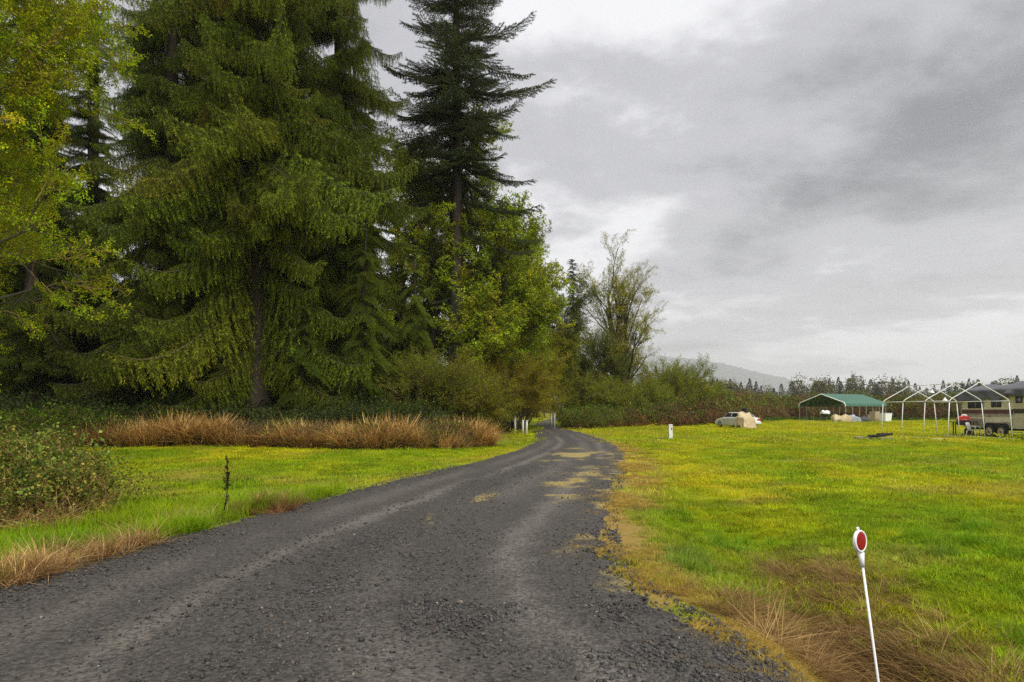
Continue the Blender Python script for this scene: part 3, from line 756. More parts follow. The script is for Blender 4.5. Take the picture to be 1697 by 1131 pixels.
def grow(q, out, p, d, ln, r, lvl, maxl, par, col):
    n = 5; pts = [p]; dd = d.copy()
    for k in range(n):
        dd = dd + rng.normal(size=3) * par['wig'] + np.array([0, 0, par['up'] * (1 if lvl else .4)]); dd /= np.linalg.norm(dd)
        pts.append(pts[-1] + dd * ln / n)
    pts = np.array(pts); r1 = r * par.get('taper', .45)
    tube(q, pts, np.linspace(r, max(r1, .008), n + 1), col * rng.uniform(.8, 1.2), 0, 7 if lvl == 0 else 4)
    if lvl >= maxl:
        for k in (2, 3, 4, 5):
            out.append((pts[k], pts[min(k + 1, n)] - pts[k - 1] + rng.normal(size=3) * .05))
        return
    nk = par['kids'][lvl]
    for j in range(nk):
        f = par['from'][lvl] + (1 - par['from'][lvl]) * (j + rng.random() * .8) / nk
        pp = np.array([np.interp(f * n, np.arange(n + 1), pts[:, c]) for c in range(3)])
        ax = pts[min(int(f * n) + 1, n)] - pts[max(int(f * n) - 1, 0)]; ax /= np.linalg.norm(ax)
        side = np.cross(ax, rng.normal(size=3)); side /= np.linalg.norm(side)
        if par.get('flat') and lvl == 0: side[2] *= .4
        a = math.radians(par['ang'][lvl] * rng.uniform(.7, 1.25))
        nd = ax * math.cos(a) + side * math.sin(a)
        grow(q, out, pp, nd / np.linalg.norm(nd), ln * par['len'][lvl] * rng.uniform(.65, 1.15) * (1.1 - .45 * f), max(r * (1 - .55 * f) * par['rad'], .012), lvl + 1, maxl, par, col)
def broadleaf(x, y, h, seed, key, label, par, group=None, name='broadleaf_tree', stems=1, tint=(1, 1, 1), trad=.22, tsc=1.0, col=BARK_M, lean=(0, 0), maxl=3, keepf=1.0, lowthin=None, cat='tree', spread=.12, hmin=-1):
    global rng
    keep = rng; rng = np.random.default_rng(seed)
    z0 = hz(x, y) - .05; root = tag(empty(name, (x, y, z0)), label, cat, group); q = Q(); out = []
    for s in range(stems):
        a = 6.28 * s / stems + seed; d = np.array([math.cos(a) * spread * (stems > 1) + lean[0], math.sin(a) * spread * (stems > 1) + lean[1], 1.0])
        grow(q, out, np.array([math.cos(a) * .15 * (stems > 1), math.sin(a) * .15 * (stems > 1), 0]), d / np.linalg.norm(d), h * par.get('trunk', .75) * rng.uniform(.85, 1.05), trad, 0, maxl, par, col)
    link('trunk', q.mesh('trunk', [M_BARK], True), root)
    P = np.array([o[0] for o in out]); D = norm(np.array([o[1] for o in out]))
    k = (rng.random(len(P)) < (keepf if lowthin is None else np.interp(P[:, 2], *lowthin))) & (P[:, 2] > hmin); P, D = P[k], D[k]; n = len(P)
    R = np.stack([rng.uniform(0, 6.28, n), -np.arcsin(np.clip(D[:, 2], -1, 1)), np.arctan2(D[:, 1], D[:, 0])], 1)
    T = np.array(tint) * rng.uniform(.7, 1.25, (n, 1)) * (1 + .07 * rng.normal(size=(n, 3)))
    scatter('crown', key, P, R, tsc * rng.uniform(.7, 1.25, n), T, root)
    rng = keep
    return root

# big spruces behind the brush
GS = 'tall spruces behind the brush'
conifer(-13.4, 36, 48, 8.2, .055, 'spruce', 350, 21, 'big drooping spruce with bare brown trunk showing below its limbs', GS, 'spruce_tree', ysc=.92, zsc=1.4, lvar=(.45, 1.15), trad=.58, shape=.55, tint=(1.75, 1.8, 1.25), gap=(-70, 40, 10.5), extra=[(5.2, 6.6, -22, -24), (4.6, 6.0, -125, -26), (6.5, 7.0, -10, -18), (8, 6.6, -125, -16), (10, 7, -120, -12), (13.5, 7, -60, -12), (13, 7.4, -20, -8), (17, 7.6, -10, -5), (20, 7, -60, -6), (4, 4.5, -20, -20)])
conifer(-10.4, 41.5, 42, 6.6, .05, 'spruce', 360, 33, 'shaggy spruce standing next to the young hemlocks', GS, 'spruce_tree', ysc=.92, zsc=1.4, lvar=(.45, 1.15), trad=.42, shape=.5, tint=(1.5, 1.6, 1.25))
conifer(-19.0, 38.5, 42, 7.4, .05, 'spruce', 380, 47, 'wide dark spruce behind the yellow-green leafy tree', GS, 'spruce_tree', ysc=.92, zsc=1.4, lvar=(.45, 1.15), trad=.5, shape=.6, tint=(1.45, 1.55, 1.25))
conifer(-15.5, 47, 46, 6.4, .15, 'spruce', 280, 49, 'tall spruce half hidden behind the biggest spruce', GS, 'spruce_tree', ysc=.92, zsc=1.4, lvar=(.45, 1.15), trad=.45, shape=.6)
GB = 'dark conifers deep in the wood'
for k, (x, y, h, r, kd, lb) in enumerate([
        (-30.5, 50, 33, 4.2, 'hemlock', 'thin blue-green conifer rising above the leafy tree against the sky'),
        (-30, 44, 26, 5, 'spruce', 'dark conifer directly behind the yellow-green leafy tree'),
        (-36, 52, 36, 5.5, 'spruce', 'tall dark conifer deep in the wood behind the leafy tree'),
        (-24, 56, 30, 5, 'hemlock', 'dark conifer in the shaded gap between leafy tree and spruces'),
        (-18, 62, 30, 5, 'spruce', 'dark conifer deep in the wood behind the spruces'),
        (-12, 58, 26, 5, 'hemlock', 'dark conifer deep in the wood beyond the shaggy spruce'),
        (-7.2, 62, 22, 4.6, 'hemlock', 'dark conifer deep in the wood behind the maples'),
        (-3.0, 58, 15, 4.4, 'hemlock', 'dark bushy conifer below the tall fir'),
        *[(xx, yy, hh, 4.0, 'hemlock', ll) for xx, yy, hh, ll in ((-35, 47, 10, 'low dark hemlock filling the wood behind the ferns'), (-29, 52, 11, 'low dark hemlock between the trunks behind the leafy tree'), (-23.5, 50, 9, 'low dark hemlock in the gap behind the wide dark spruce'), (-18, 51, 10, 'low dark hemlock behind the biggest spruce trunk'), (-12.5, 49, 11, 'low dark hemlock behind the shaggy spruce'), (-9, 53, 12, 'low dark hemlock under the maple beside the fir'), (-26, 58, 13, 'low dark hemlock deep behind the spruce wood'))],
        (-27.6, 44.5, 24, 5.2, 'spruce', 'shorter dark spruce filling in beside the thin blue-green conifer'),
        (-32, 41, 30, 6.0, 'spruce', 'dark spruce closing the gap behind the leafy tree'),
        (-22.5, 47, 30, 5.5, 'spruce', 'dark spruce closing the gap beside the wide dark spruce'),
        (-26, 37, 30, 4.8, 'spruce', 'dark conifer close behind the leafy tree at the brush'),
        (-42, 60, 32, 6, 'spruce', 'dark conifer furthest into the wood beyond the leafy tree')]):
    conifer(x, y, h, r * 1.15, .02, kd, 240, 60 + k * 3, lb, GB, tint=(.9, .98, .9) if k else (1.0, 1.15, 1.1))
conifer(-3.9, 47, 43, 8.2, .40, 'fir', 250, 81, 'tall dark fir with long straight bare trunk', None, 'fir_tree', trad=.50, shape=.72, trunk_col=np.array([.055, .045, .038]), tint=(1.5, 1.5, 1.35), thin=1.0, ysc=.9, zsc=1.1, lvar=(.35, 1.15),
        extra=[(13.5, 5.6, -5, -20), (14.5, 6.2, 15, -16), (12, 5.0, 8, -24), (15.5, 6.4, -25, -14), (16, 6.0, 170, -14), (15, 4.6, 190, -18), (9, 2.0, 200, -20), (8, 1.8, -20, -15)])
GH = 'young hemlocks at the wood edge'
conifer(-8.0, 37, 12.5, 3.4, .03, 'hemlock', 120, 91, 'soft drooping young hemlock beside the spruces, tallest of the young ones', GH, 'hemlock_tree', tint=(1.5, 1.45, 1))
conifer(-5.6, 40, 10, 3.0, .03, 'hemlock', 110, 94, 'soft young hemlock in front of the maple, below the fir', GH, 'hemlock_tree', tint=(1.6, 1.5, 1))
conifer(-10.6, 35, 7.5, 2.6, .03, 'hemlock', 90, 97, 'short young hemlock under the big spruce limbs', GH, 'hemlock_tree', tint=(1.2, 1.2, .9))
conifer(-0.9, 52, 11, 3.2, .03, 'hemlock', 110, 99, 'dark young hemlock between the fir trunk and the drive', GH, 'hemlock_tree', tint=(1.1, 1.1, .8))
PM = dict(wig=.09, up=.07, kids=[12, 5, 3], **{'from': [.10, .2, .2]}, ang=[44, 42, 42], len=[.42, .5, .55], rad=.5, trunk=.86)
GM = 'leafy maples behind the fir'
broadleaf(-6.8, 50, 18.5, 110, 'maple_twig', 'yellow-green maple between the spruces and the fir trunk', PM, GM, 'maple_tree', 2, (2.5, 2.2, 1), .28, 1.0, keepf=.7)
broadleaf(-2.1, 50, 17.5, 113, 'maple_twig', 'fresh green maple crowding the fir trunk on its drive side', PM, GM, 'maple_tree', 2, (2.4, 2.15, 1), .30, 1.0, keepf=.65)
broadleaf(-1.3, 58, 13, 117, 'maple_twig', 'green maple leaning over the drive', PM, GM, 'maple_tree', 2, (2.2, 2.0, 1), .25, 1.0, keepf=.7)
broadleaf(0.2, 64, 8, 119, 'maple_twig', 'low golden maple at the bend of the drive', PM, GM, 'maple_tree', 3, (1.6, 1.25, .8), .16, .95, spread=.3)
# the leafy tree at the left
PY = dict(wig=.07, up=.035, kids=[20, 7, 4], **{'from': [.14, .2, .2]}, ang=[66, 42, 42], len=[.40, .5, .55], rad=.42, trunk=.86)
broadleaf(-18.7, 17.5, 18.5, 131, 'near_twig', 'spreading yellow-green leafy tree with fine bare lower twigs', PY, None, 'leafy_tree', 1, (2.35, 2.25, 1), .2, .8, col=np.array([.12, .10, .08]), spread=.18, lowthin=([0, 4.5, 8, 11], [.15, .22, .55, .85]))
# trees at the hedge on the right of the drive
PA = dict(wig=.08, up=.08, kids=[9, 5, 3], **{'from': [.18, .2, .2]}, ang=[38, 40, 42], len=[.52, .5, .5], rad=.5, trunk=.86)
broadleaf(11.9, 74, 15.8, 151, 'sparse_twig', 'open sparse-leaved maple with several dark upright stems', PA, None, 'sparse_tree', 4, (2.4, 2.2, 1.1), .26, .75, keepf=.6, spread=.07, col=np.array([.06, .05, .04]))
broadleaf(8.9, 72, 9, 155, 'willow_twig', 'slim dark-stemmed small tree beside the sparse maple', PA, None, 'small_tree', 1, (1, 1.05, .9), .15, 1.0, col=np.array([.055, .045, .035]))
conifer(8.3, 92, 22, 3.4, .10, 'hemlock', 230, 157, 'thin scraggly conifer showing behind the sparse maple', None, tint=(.8, .95, 1.0), shape=.6)
PS = dict(wig=.10, up=.03, kids=[5, 4], **{'from': [.15, .2]}, ang=[38, 40], len=[.6, .6], rad=.6, trunk=.85)
GW = 'twiggy shrubs along the drive and hedge'
for k, (x, y, h, st, tn, lb) in enumerate([
        (7.3, 70, 4.4, 8, (1.7, 1.7, .9), 'bushy olive shrub under the thin conifer at the drive'),
        (10.2, 68, 3.6, 8, (1.6, 1.65, .9), 'bushy olive shrub in front of the sparse maple'),
        (13.8, 71, 3.8, 8, (1.5, 1.6, .9), 'bushy green shrub right beside the sparse maple'),
        (16.5, 74, 5.6, 10, (1.5, 1.6, .9), 'airy arching willow shrub above the hedge'),
        (19.2, 77, 6.2, 10, (1.4, 1.5, .9), 'wide airy willow shrub leaning over the hedge'),
        (-4.6, 38, 3.4, 8, (1.2, 1.2, .7), 'brown twiggy shrub under the tall fir'),
        (-2.4, 42, 3.4, 8, (1.3, 1.2, .6), 'brown-green twiggy shrub between fir and gate posts'),
        (0.0, 48, 4.6, 9, (1.6, 1.35, .6), 'golden twiggy shrub overhanging the drive by the gate posts'),
        (0.6, 56, 6, 9, (1.7, 1.5, .6), 'golden shrub beyond the gate posts'),
        (1.6, 76, 8, 9, (.85, 1.0, .8), 'green shrub deep along the drive past the gate')]):
    broadleaf(x, y, h, 170 + k * 5, 'willow_twig', lb, PS, GW, 'twiggy_shrub', st, tn, .05, .8, maxl=2, spread=.45, cat='shrub', col=np.array([.085, .07, .05]))
# the limb-arching tree over the drive
broadleaf(-.2, 66, 13, 231, 'sparse_twig', 'dark mossy tree arching a bare limb over the drive', PA, None, 'mossy_tree', 1, (.8, .9, .8), .3, 1.0, lean=(.28, 0), col=np.array([.045, .042, .03]))
GV = 'misty trees past the bend'
for k, (x, y, h) in enumerate([(5.5, 150, 17), (13, 140, 12), (16, 165, 18), (22, 150, 13), (-2, 170, 22), (9, 190, 20), (27, 175, 15)]):
    broadleaf(x, y, h, 250 + k, 'maple_twig', 'pale misty tree far down the drive past the bend', PM, GV, 'distant_tree', 1, (.85, 1.0, 1), .25, 1.5, maxl=2)

# ------------------------------------------------------------------ thickets and undergrowth
def thicket(name, key, x, y, s, tint, label, dz=0.0, tilt=.2): return put(name, key, x, y, s, tint, label, 'thicket', tilt, dz=dz)
# brush band in front of the wood
n = 900; x = rng.uniform(-24, -1.8, n); y = bush_line(x) + .3 + rng.random(n) * 2.6
k = in_view(x, y, 3); x, y = x[k], y[k]; g = sstep(-15.5, -18.5, x) * .6 + .40 * sstep(.45, .6, fbm(x * .5 + 21, y * .2, 2)) + .08
k = rng.random(len(x)) < g + .2 * sstep(1.2, 2.2, y - bush_line(x)); x, y = x[k], y[k]
thicket('bramble_thicket', 'bramble_green', x, y, rng.uniform(.7, 1.15, len(x)) * (1 + .35 * sstep(-15, -19, x)), np.array([1.5, 1.5, 1.1]) * rng.uniform(.6, 1.1, (len(x), 1)), 'green brambles mixed through the dry grass band before the wood')
n = 2300; x = rng.uniform(-23, -1.0, n); y = bush_line(x) + rng.random(n) ** 1.5 * 2.4
k = rng.random(n) < (.15 + .85 * sstep(-22, -16, x)) * sstep(.30, .52, fbm(x * .6, y * .9 + 9, 3)); x, y = x[k], y[k]
put('dead_grass_band', 'dead_grass', x, y, rng.uniform(.5, 1.3, len(x)) * (.05 + 1.75 * fbm(x * .45 + 50, y * .8, 3)), np.where(rng.random((len(x), 1)) < .45, np.array([[1.1, .92, .7]]), np.array([[1.5, 1.42, 1.1]])) * rng.uniform(.6, 1.3, (len(x), 1)), 'tall straw-coloured dead grass band in front of the spruces', 'dead grass')
n = 520; x = rng.uniform(-23, -1.8, n); y = bush_line(x) + .2 + rng.random(n) * 2.4
k = rng.random(n) < sstep(.42, .6, fbm(x * .5 + 7, y * .5, 3)) ; x, y = x[k], y[k]
thicket('bramble_thicket', 'bramble_red', x, y, rng.uniform(.7, 1.1, len(x)), np.array([1, 1, 1]) * rng.uniform(.7, 1.1, (len(x), 1)), 'reddish bramble canes tangled in the dry grass band')
n = 1500; x = rng.uniform(-40, -3.6, n); y = bush_line(x) + 2.4 + rng.random(n) ** 1.3 * 20
k = in_view(x, y, 3); x, y = x[k], y[k]
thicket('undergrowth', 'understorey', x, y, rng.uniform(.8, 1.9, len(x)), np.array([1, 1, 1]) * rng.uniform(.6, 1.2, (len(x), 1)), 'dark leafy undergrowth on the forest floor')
n = 260; x = rng.uniform(-36, -12, n); y = bush_line(x) + 2.5 + rng.random(n) * 9
put('fern_bank', 'fern', x, y, rng.uniform(.9, 1.7, n), np.array([1, 1, 1]) * rng.uniform(.6, 1.2, (n, 1)), 'sword ferns on the dark bank under the leafy tree', 'fern')
# bramble mound at the left
n = 150; a = rng.uniform(0, 6.28, n); r = np.sqrt(rng.random(n)); x = -8.9 + 2.1 * r * np.cos(a); y = 10.6 + 1.7 * r * np.sin(a); pile = np.clip(.6 * (1 - r ** 2) * (.4 + 1.2 * fbm(x * .9, y * .9, 3)) - .18 * (x + 9.5), 0, 1.0)
thicket('bramble_mound', 'bramble_near', x, y, rng.uniform(.45, 1.1, n), np.array([1.4, 1.4, 1.2]) * rng.uniform(.65, 1.15, (n, 1)), 'big bramble mound with green leaves and brown canes beside the lawn near the dead weed stalk', dz=pile)
n = 70; a = rng.uniform(0, 6.28, n); r = np.sqrt(rng.random(n)); x = -8.7 + 1.9 * r * np.cos(a); y = 10.3 + 1.6 * r * np.sin(a)
thicket('dry_cane_tangle', 'bramble_near', x, y, rng.uniform(.6, 1.0, n), np.array([2.0, 1.3, 1.2]) * rng.uniform(.7, 1.1, (n, 1)), 'dry brown canes woven through the bramble mound', dz=.55 * (1 - r ** 2))
n = 150; a = rng.uniform(0, 6.28, n); r = np.sqrt(rng.random(n)) * 1.15; x = -8.8 + 2.2 * r * np.cos(a); y = 10.2 + 1.8 * r * np.sin(a)
put('mound_dead_grass', 'dead_short', x, y, rng.uniform(1.0, 2.0, n), np.array([1.1, 1, .9]) * rng.uniform(.6, 1.1, (n, 1)), 'straw stems sticking out of the bramble mound', 'dead grass', dz=.4 * np.maximum(1 - r ** 2, 0), tilt=.35)
n = 130; x = rng.uniform(-17, -9, n); y = rng.uniform(13, 24, n); k = x < -9.0 - .55 * (y - 12); x, y = x[k], y[k]
thicket('bramble_thicket', 'bramble_green', x, y, rng.uniform(.8, 1.3, len(x)), np.array([1.05, 1.05, .9]) * rng.uniform(.6, 1.1, (len(x), 1)), 'leafy brambles spreading from the mound toward the wood')
# hedge on the right
def hedge_y(x): return np.interp(x, [5.5, 9, 14, 22, 30, 44, 60, 75], [60, 63, 66, 72, 88, 110, 110, 102])
n = 2300; x = rng.uniform(6.5, 76, n); d = rng.random(n); y = hedge_y(x) + d * 4.5 + rng.normal(size=n) * .3
hgt = .35 + 2.5 * np.sqrt(d) * sstep(7, 20, x) + .55 * (fbm(x * .35, y * .3) - .5) * 4 * d
up = rng.random(n) * hgt
red = rng.random(n) < np.where(up > hgt * .72, .30, .80) * sstep(8, 16, x)
for key, k, lb, tn in (('hedge_canes', red, 'reddish brown bare canes massed along the far side of the lawn', (1.5, 1.35, 1.2)), ('hedge_clump', ~red, 'green bramble leaves topping the far hedge', (1.5, 1.45, 1.2))):
    sc2 = 1.25 + .25 * (x[k] > 24)
    thicket('bramble_hedge', key, x[k], y[k], sc2 * rng.uniform(.8, 1.25, k.sum()), np.array(tn) * rng.uniform(.65, 1.15, (k.sum(), 1)), lb, dz=up[k])
n = 160; x = rng.uniform(8.5, 15.5, n); y = hedge_y(x) - .6 + rng.random(n) * 1.6
put('dead_grass_band', 'dead_grass', x, y, rng.uniform(.6, 1.1, n), np.array([.8, .62, .5]) * rng.uniform(.7, 1.1, (n, 1)), 'brown dead grass at the foot of the hedge near the single post', 'dead grass')
n = 420; x = rng.uniform(4.9, 9.5, n); y = 56 + (x - 5) * 1.6 + rng.random(n) * 10; k = edge_in(x, y) < -.4; x, y = x[k], y[k]
thicket('bramble_thicket', 'bramble_green', x, y, rng.uniform(.5, 1.6, len(x)), np.array([1.5, 1.45, 1.0]) * rng.uniform(.65, 1.1, (len(x), 1)), 'low green brambles beside the tallest gate post', dz=rng.random(len(x)) * .6)
n = 420; x = rng.uniform(-7, 1.4, n); y = 34 + rng.random(n) * 26; k = (x < -4.8 + (y - 34) * .15) & (edge_in(x, y) < -.7); x, y = x[k], y[k]
thicket('bramble_thicket', 'bramble_green', x, y, rng.uniform(.9, 1.8, len(x)), np.array([1.2, 1.2, .9]) * rng.uniform(.6, 1.1, (len(x), 1)), 'brambles under the hemlocks beside the lone gate post')
n = 700; x = rng.uniform(28, 82, n); y = hedge_y(x) - 1.2 + rng.normal(size=n) * .7
put('rough_grass', 'tall_grass', x, y, rng.uniform(1.4, 2.6, n), np.array([.12, .19, .025]) * rng.uniform(.7, 1.2, (n, 1)), 'rank green grass at the foot of the far hedge', 'grass')

# ------------------------------------------------------------------ tree line across the valley
def far_conifer(seed):
    global rng
    keep = rng; rng = np.random.default_rng(seed); q = Q()
    tube(q, np.array([[0, 0, 0], [0, 0, .97]]), np.array([.012, .003]), np.array([.05, .04, .03]), 1, 5)
    n = 900; f = .06 + .94 * rng.random(n) ** 1.1; a = rng.uniform(0, 6.28, n); r = .17 * (1 - f) ** .8 * rng.uniform(.2, 1.1, n) * (.75 + .5 * vnoise(f * 14, a * 1.2))
    P = np.stack([np.cos(a) * r, np.sin(a) * r, f + r * -.1], 1); D = np.stack([np.cos(a), np.sin(a), np.full(n, -.25)], 1) + rng.normal(size=(n, 3)) * .3
    leaves(q, P, D, .06 * (1.1 - f) + .015, .022, vary((.030, .042, .024), n, .35))
    rng = keep
    return q.mesh('conifer_tree', [M_FARLEAF, M_BARK])
def far_broad(seed):
    global rng
    keep = rng; rng = np.random.default_rng(seed); q = Q()
    tube(q, np.array([[0, 0, 0], [.01, 0, .5], [0, .01, .9]]), np.array([.018, .01, .003]), np.array([.07, .06, .05]), 1, 5)
    for k in range(14):
        a = rng.uniform(0, 6.28); z = rng.uniform(.2, .7); e = np.array([math.cos(a) * .2, math.sin(a) * .2, z + .2]); tube(q, np.array([[0, 0, z], e * .5 + [0, 0, z * .5], e]), np.array([.007, .005, .002]), np.array([.07, .06, .05]), 1, 3)
    n = 1500; v = rng.normal(size=(n, 3)); v = norm(v) * (rng.random((n, 1)) ** .4); P = v * np.array([.25, .25, .42]) * (.75 + .5 * vnoise(v[:, 0] * 4 + seed, v[:, 2] * 4))[:, None] + [0, 0, .56]
    leaves(q, P, rng.normal(size=(n, 3)), .035, .028, vary((.13, .125, .05), n, .35))
    rng = keep
    return q.mesh('broadleaf_tree', [M_FARLEAF, M_BARK])
M_FARLEAF = vcolmat('distant_foliage', .9, 0, 3)
fc = [far_conifer(700 + i) for i in range(5)]; fb = [far_broad(720 + i) for i in range(4)]
def far_tree(px, D, top, broad, wid=1.0, tl=None):
    h = (HZN - top) / FPX * D + EYE
    o = link('distant_broadleaf' if broad else 'distant_conifer', random.choice(fb if broad else fc), None, (PX(px, D), D, -.1), (0, 0, random.uniform(0, 6.28)), (h * wid, h * wid, h))
    return tag(o, tl or ('olive broad-crowned tree in the far tree line across the valley' if broad else 'dark narrow conifer in the far tree line across the valley'), 'tree', 'far broad-crowned trees' if broad else 'far conifers')
random.seed(9)
px = 1118.0
while px < 1700:
    D = random.uniform(290, 400); top = 640 + 7 * math.sin(px * .021) + random.uniform(-11, 9)
    far_tree(px, D, top - 2 + random.choice((-5, 0, 0, 5, 8)), random.random() < .22, random.uniform(1.0, 1.8)); px += random.uniform(4.0, 8.0)
for px, top in [(1193, 634), (1210, 628), (1228, 633), (1242, 627), (1253, 632)]: far_tree(px, 330, top, False, 1.2)
for px, top, w, lb in [(1322, 621, 1.0, 'tall olive tree above the open end of the carport roof'), (1350, 625, .9, 'olive tree next to the tallest one behind the carport'), (1367, 621, 1.1, 'bushy olive tree with twin neighbour behind the carport'),
                     (1417, 619, 1.2, 'round full olive tree standing alone above the carport ridge'), (1489, 625, 1.15, 'brownish round tree above the canopy frame end'), (1207, 643, .9, 'pinkish bare round tree above the old white sedan')]:
    far_tree(px, 285, top, True, w, lb)
px = 1515.0
while px < 1700:
    far_tree(px, random.uniform(150, 190), 652 + random.uniform(-5, 6), True, 1.3, 'dim brown bare-twigged tree behind the canopy frame'); px += random.uniform(10, 15)
for px, top in [(1563, 630), (1572, 634), (1584, 633), (1594, 632), (1606, 627), (1613, 630), (1622, 629)]: far_tree(px, 300, top, False, 1.0, 'conifer of the clump peeping over the tarp-covered trailer')

# ================================================================== MADE THINGS
M_WHITE = plain('white_paint', (.72, .72, .70), .5, .06, 8, dirt=(.35, .30, .22), dirt_amt=.35)
M_PLAST = plain('white_plastic', (.78, .78, .76), .4, .04, 8, dirt=(.45, .42, .36), dirt_amt=.25)
M_GALV = plain('galvanised_steel', (.42, .43, .44), .45, .1, 5, .6)
M_BLACK = plain('black_plastic', (.018, .018, .02), .5, .2, 8)
M_RUBBER = plain('tyre_rubber', (.022, .022, .023), .8, .2, 12)
M_GLASS = plain('dark_window_glass', (.012, .013, .015), .08, .1, 2, spec=.8)
M_TARP = plain('grey_tarp', (.085, .088, .095), .42, .18, 1.6, bump=.3, dirt=(.20, .20, .21), dirt_amt=.5)
M_TAN = plain('tan_canvas', (.47, .38, .22), .85, .15, 3, bump=.4, dirt=(.28, .21, .12), dirt_amt=.5)
M_SIDING = plain('cream_siding', (.78, .73, .57), .5, .07, 2.5, dirt=(.33, .29, .20), dirt_amt=.5)
M_SKIRT = plain('weathered_skirt', (.38, .34, .27), .55, .12, 2.5, dirt=(.20, .17, .13), dirt_amt=.6)
M_MAROON = plain('maroon_stripe', (.13, .055, .06), .5, .15, 3)
M_GREEN = plain('green_steel_roof', (.045, .13, .085), .5, .08, 1.2, dirt=(.08, .15, .11), dirt_amt=.35)
M_WOOD = plain('weathered_wood', (.10, .08, .06), .9, .25, 9, bump=.5)
M_CHAR = plain('charred_wood', (.022, .020, .019), .9, .4, 14, bump=.7)
M_ROCK = plain('fire_ring_stone', (.24, .18, .12), .9, .3, 6, bump=.6)
M_RED = plain('red_enamel', (.50, .035, .03), .35, .1, 4)
M_DIRTYWHITE = plain('dirty_car_paint', (.66, .67, .68), .25, .05, 2, dirt=(.36, .35, .30), dirt_amt=.4)
M_TAIL = plain('red_tail_lamp', (.42, .02, .02), .25, .1, 10)
m, nt, p = newmat('red_reflector'); M_REFL = m
t = nnode('ShaderNodeTexCoord', nt); v = nnode('ShaderNodeTexVoronoi', nt); v.inputs['Scale'].default_value = 330; nt.links.new(t.outputs['Object'], v.inputs['Vector'])
r = nnode('ShaderNodeValToRGB', nt); nt.links.new(v.outputs['Distance'], r.inputs[0])
r.color_ramp.elements[0].color = (.36, .004, .012, 1); r.color_ramp.elements[1].color = (.15, .002, .006, 1)
nt.links.new(r.outputs[0], p.inputs['Base Color']); p.inputs['Roughness'].default_value = .35; p.inputs['Specular IOR Level'].default_value = .2
b = nnode('ShaderNodeBump', nt); b.inputs['Strength'].default_value = .25; b.inputs['Distance'].default_value = .002; nt.links.new(v.outputs['Distance'], b.inputs['Height']); nt.links.new(b.outputs[0], p.inputs['Normal'])

# ---- reflector stake by the ditch
ax, ay = 1.305, 2.36           # head
hx, hy, hzz = PX(1424, 2.36), 2.36, EYE - (897 - HZN) / FPX * 2.36
bx_, by_ = hx + .165, 2.36; bz = hz(bx_, by_)
root = tag(empty('driveway_marker', (bx_, by_, bz)), 'white rod driveway marker with round red reflector, leaning beside the ditch', 'marker')
rel = lambda x, y, z: np.array([x - bx_, y - by_, z - bz])
head = rel(hx, hy, hzz); foot = np.array([0, 0, -.12])
ax_ = (head - foot) / np.linalg.norm(head - foot)
B().tube([foot, foot + (head - foot) * .5 + [.004, 0, 0], head - ax_ * .075], .0042, 10).build('rod', M_PLAST, root)
B().tube([head - ax_ * .09, head - ax_ * .072, head - ax_ * .04], [.0062, .0078, .011], 12).build('socket', M_PLAST, root)
ho = B().lathe([(.001, -.005), (.043, -.005), (.0445, -.003), (.0445, .006), (.043, .009), (.0375, .009), (.0365, .006), (.001, .006)], 40, axis='y')
disc = ho.build('reflector_housing', M_PLAST, root, loc=tuple(head))
yaw = math.radians(36); tiltm = Matrix.Rotation(math.atan2(-.165, 1.15), 4, 'Y')
disc.scale = (.86, .86, .86)
disc.rotation_euler = (tiltm @ Matrix.Rotation(math.radians(180) + yaw, 4, 'Z')).to_euler()
B().lathe([(.001, .0062), (.036, .0062), (.036, .0085), (.03, .0098), (.001, .0105)], 40, axis='y').build('reflector_lens', M_REFL, disc)
B().lathe([(.0035, -.004), (.007, -.004), (.007, .004), (.0035, .004), (.0035, -.0039)], 16, axis='y').build('hanging_ring', M_PLAST, disc, loc=(0, 0, .050))

# ---- gate posts and the single post
def post(px, D, h, r, label, group=None, square=False, lean=0.0, name='gate_post'):
    x = PX(px, D); root = tag(empty(name, (x, D, hz(x, D))), label, 'post', group); root.rotation_euler = (0, lean, 0)
    if square: B().box((0, 0, h / 2 - .1), (r * 2, r * 2, h + .2)).build('shaft', M_WHITE, root, .012)
    else: B().lathe([(r, -.2), (r, h - .02), (r * .9, h)], 14).build('shaft', M_WHITE, root)
    B().lathe([(r * 1.16, h - .05), (r * 1.16, h - .005), (r * .8, h + .015)], 14).build('cap', M_WHITE, root)
    return root
GP = 'white gate posts where the drive narrows'
post(854, 47.5, 1.15, .075, 'slim white post on the spruce side of the drive, standing alone nearest the brush band', GP, lean=-.02)
post(866.5, 46, .98, .07, 'slim white post on the spruce side of the drive, inner of the close pair', GP, lean=.01)
post(872.5, 45, .92, .07, 'slim white post on the spruce side of the drive, right at the gravel edge', GP, lean=.02)
post(913.5, 59, 1.25, .075, 'slim white post on the hedge side of the drive, shorter of the close pair', GP)
post(918.8, 58.5, 1.32, .075, 'slim white post on the hedge side of the drive, tallest of the close pair', GP, lean=.01)
sp = post(1111, 38.5, .80, .105, 'stout white post with red-brown sticker standing alone on the lawn', None, True, name='marker_post')
B().box((.045, -.108, .58), (.07, .004, .16)).build('sticker', plain('faded_red_sticker', (.32, .12, .09), .6, .3, 30), sp)
x = PX(1092, 38.6); root = B().box((0, 0, .05), (1.05, .10, .06)).build('plank', M_WOOD, None, .008, loc=(x, 38.7, hz(x, 38.7))); tag(root, 'dark weathered plank lying in the grass beside the stout post', 'plank')

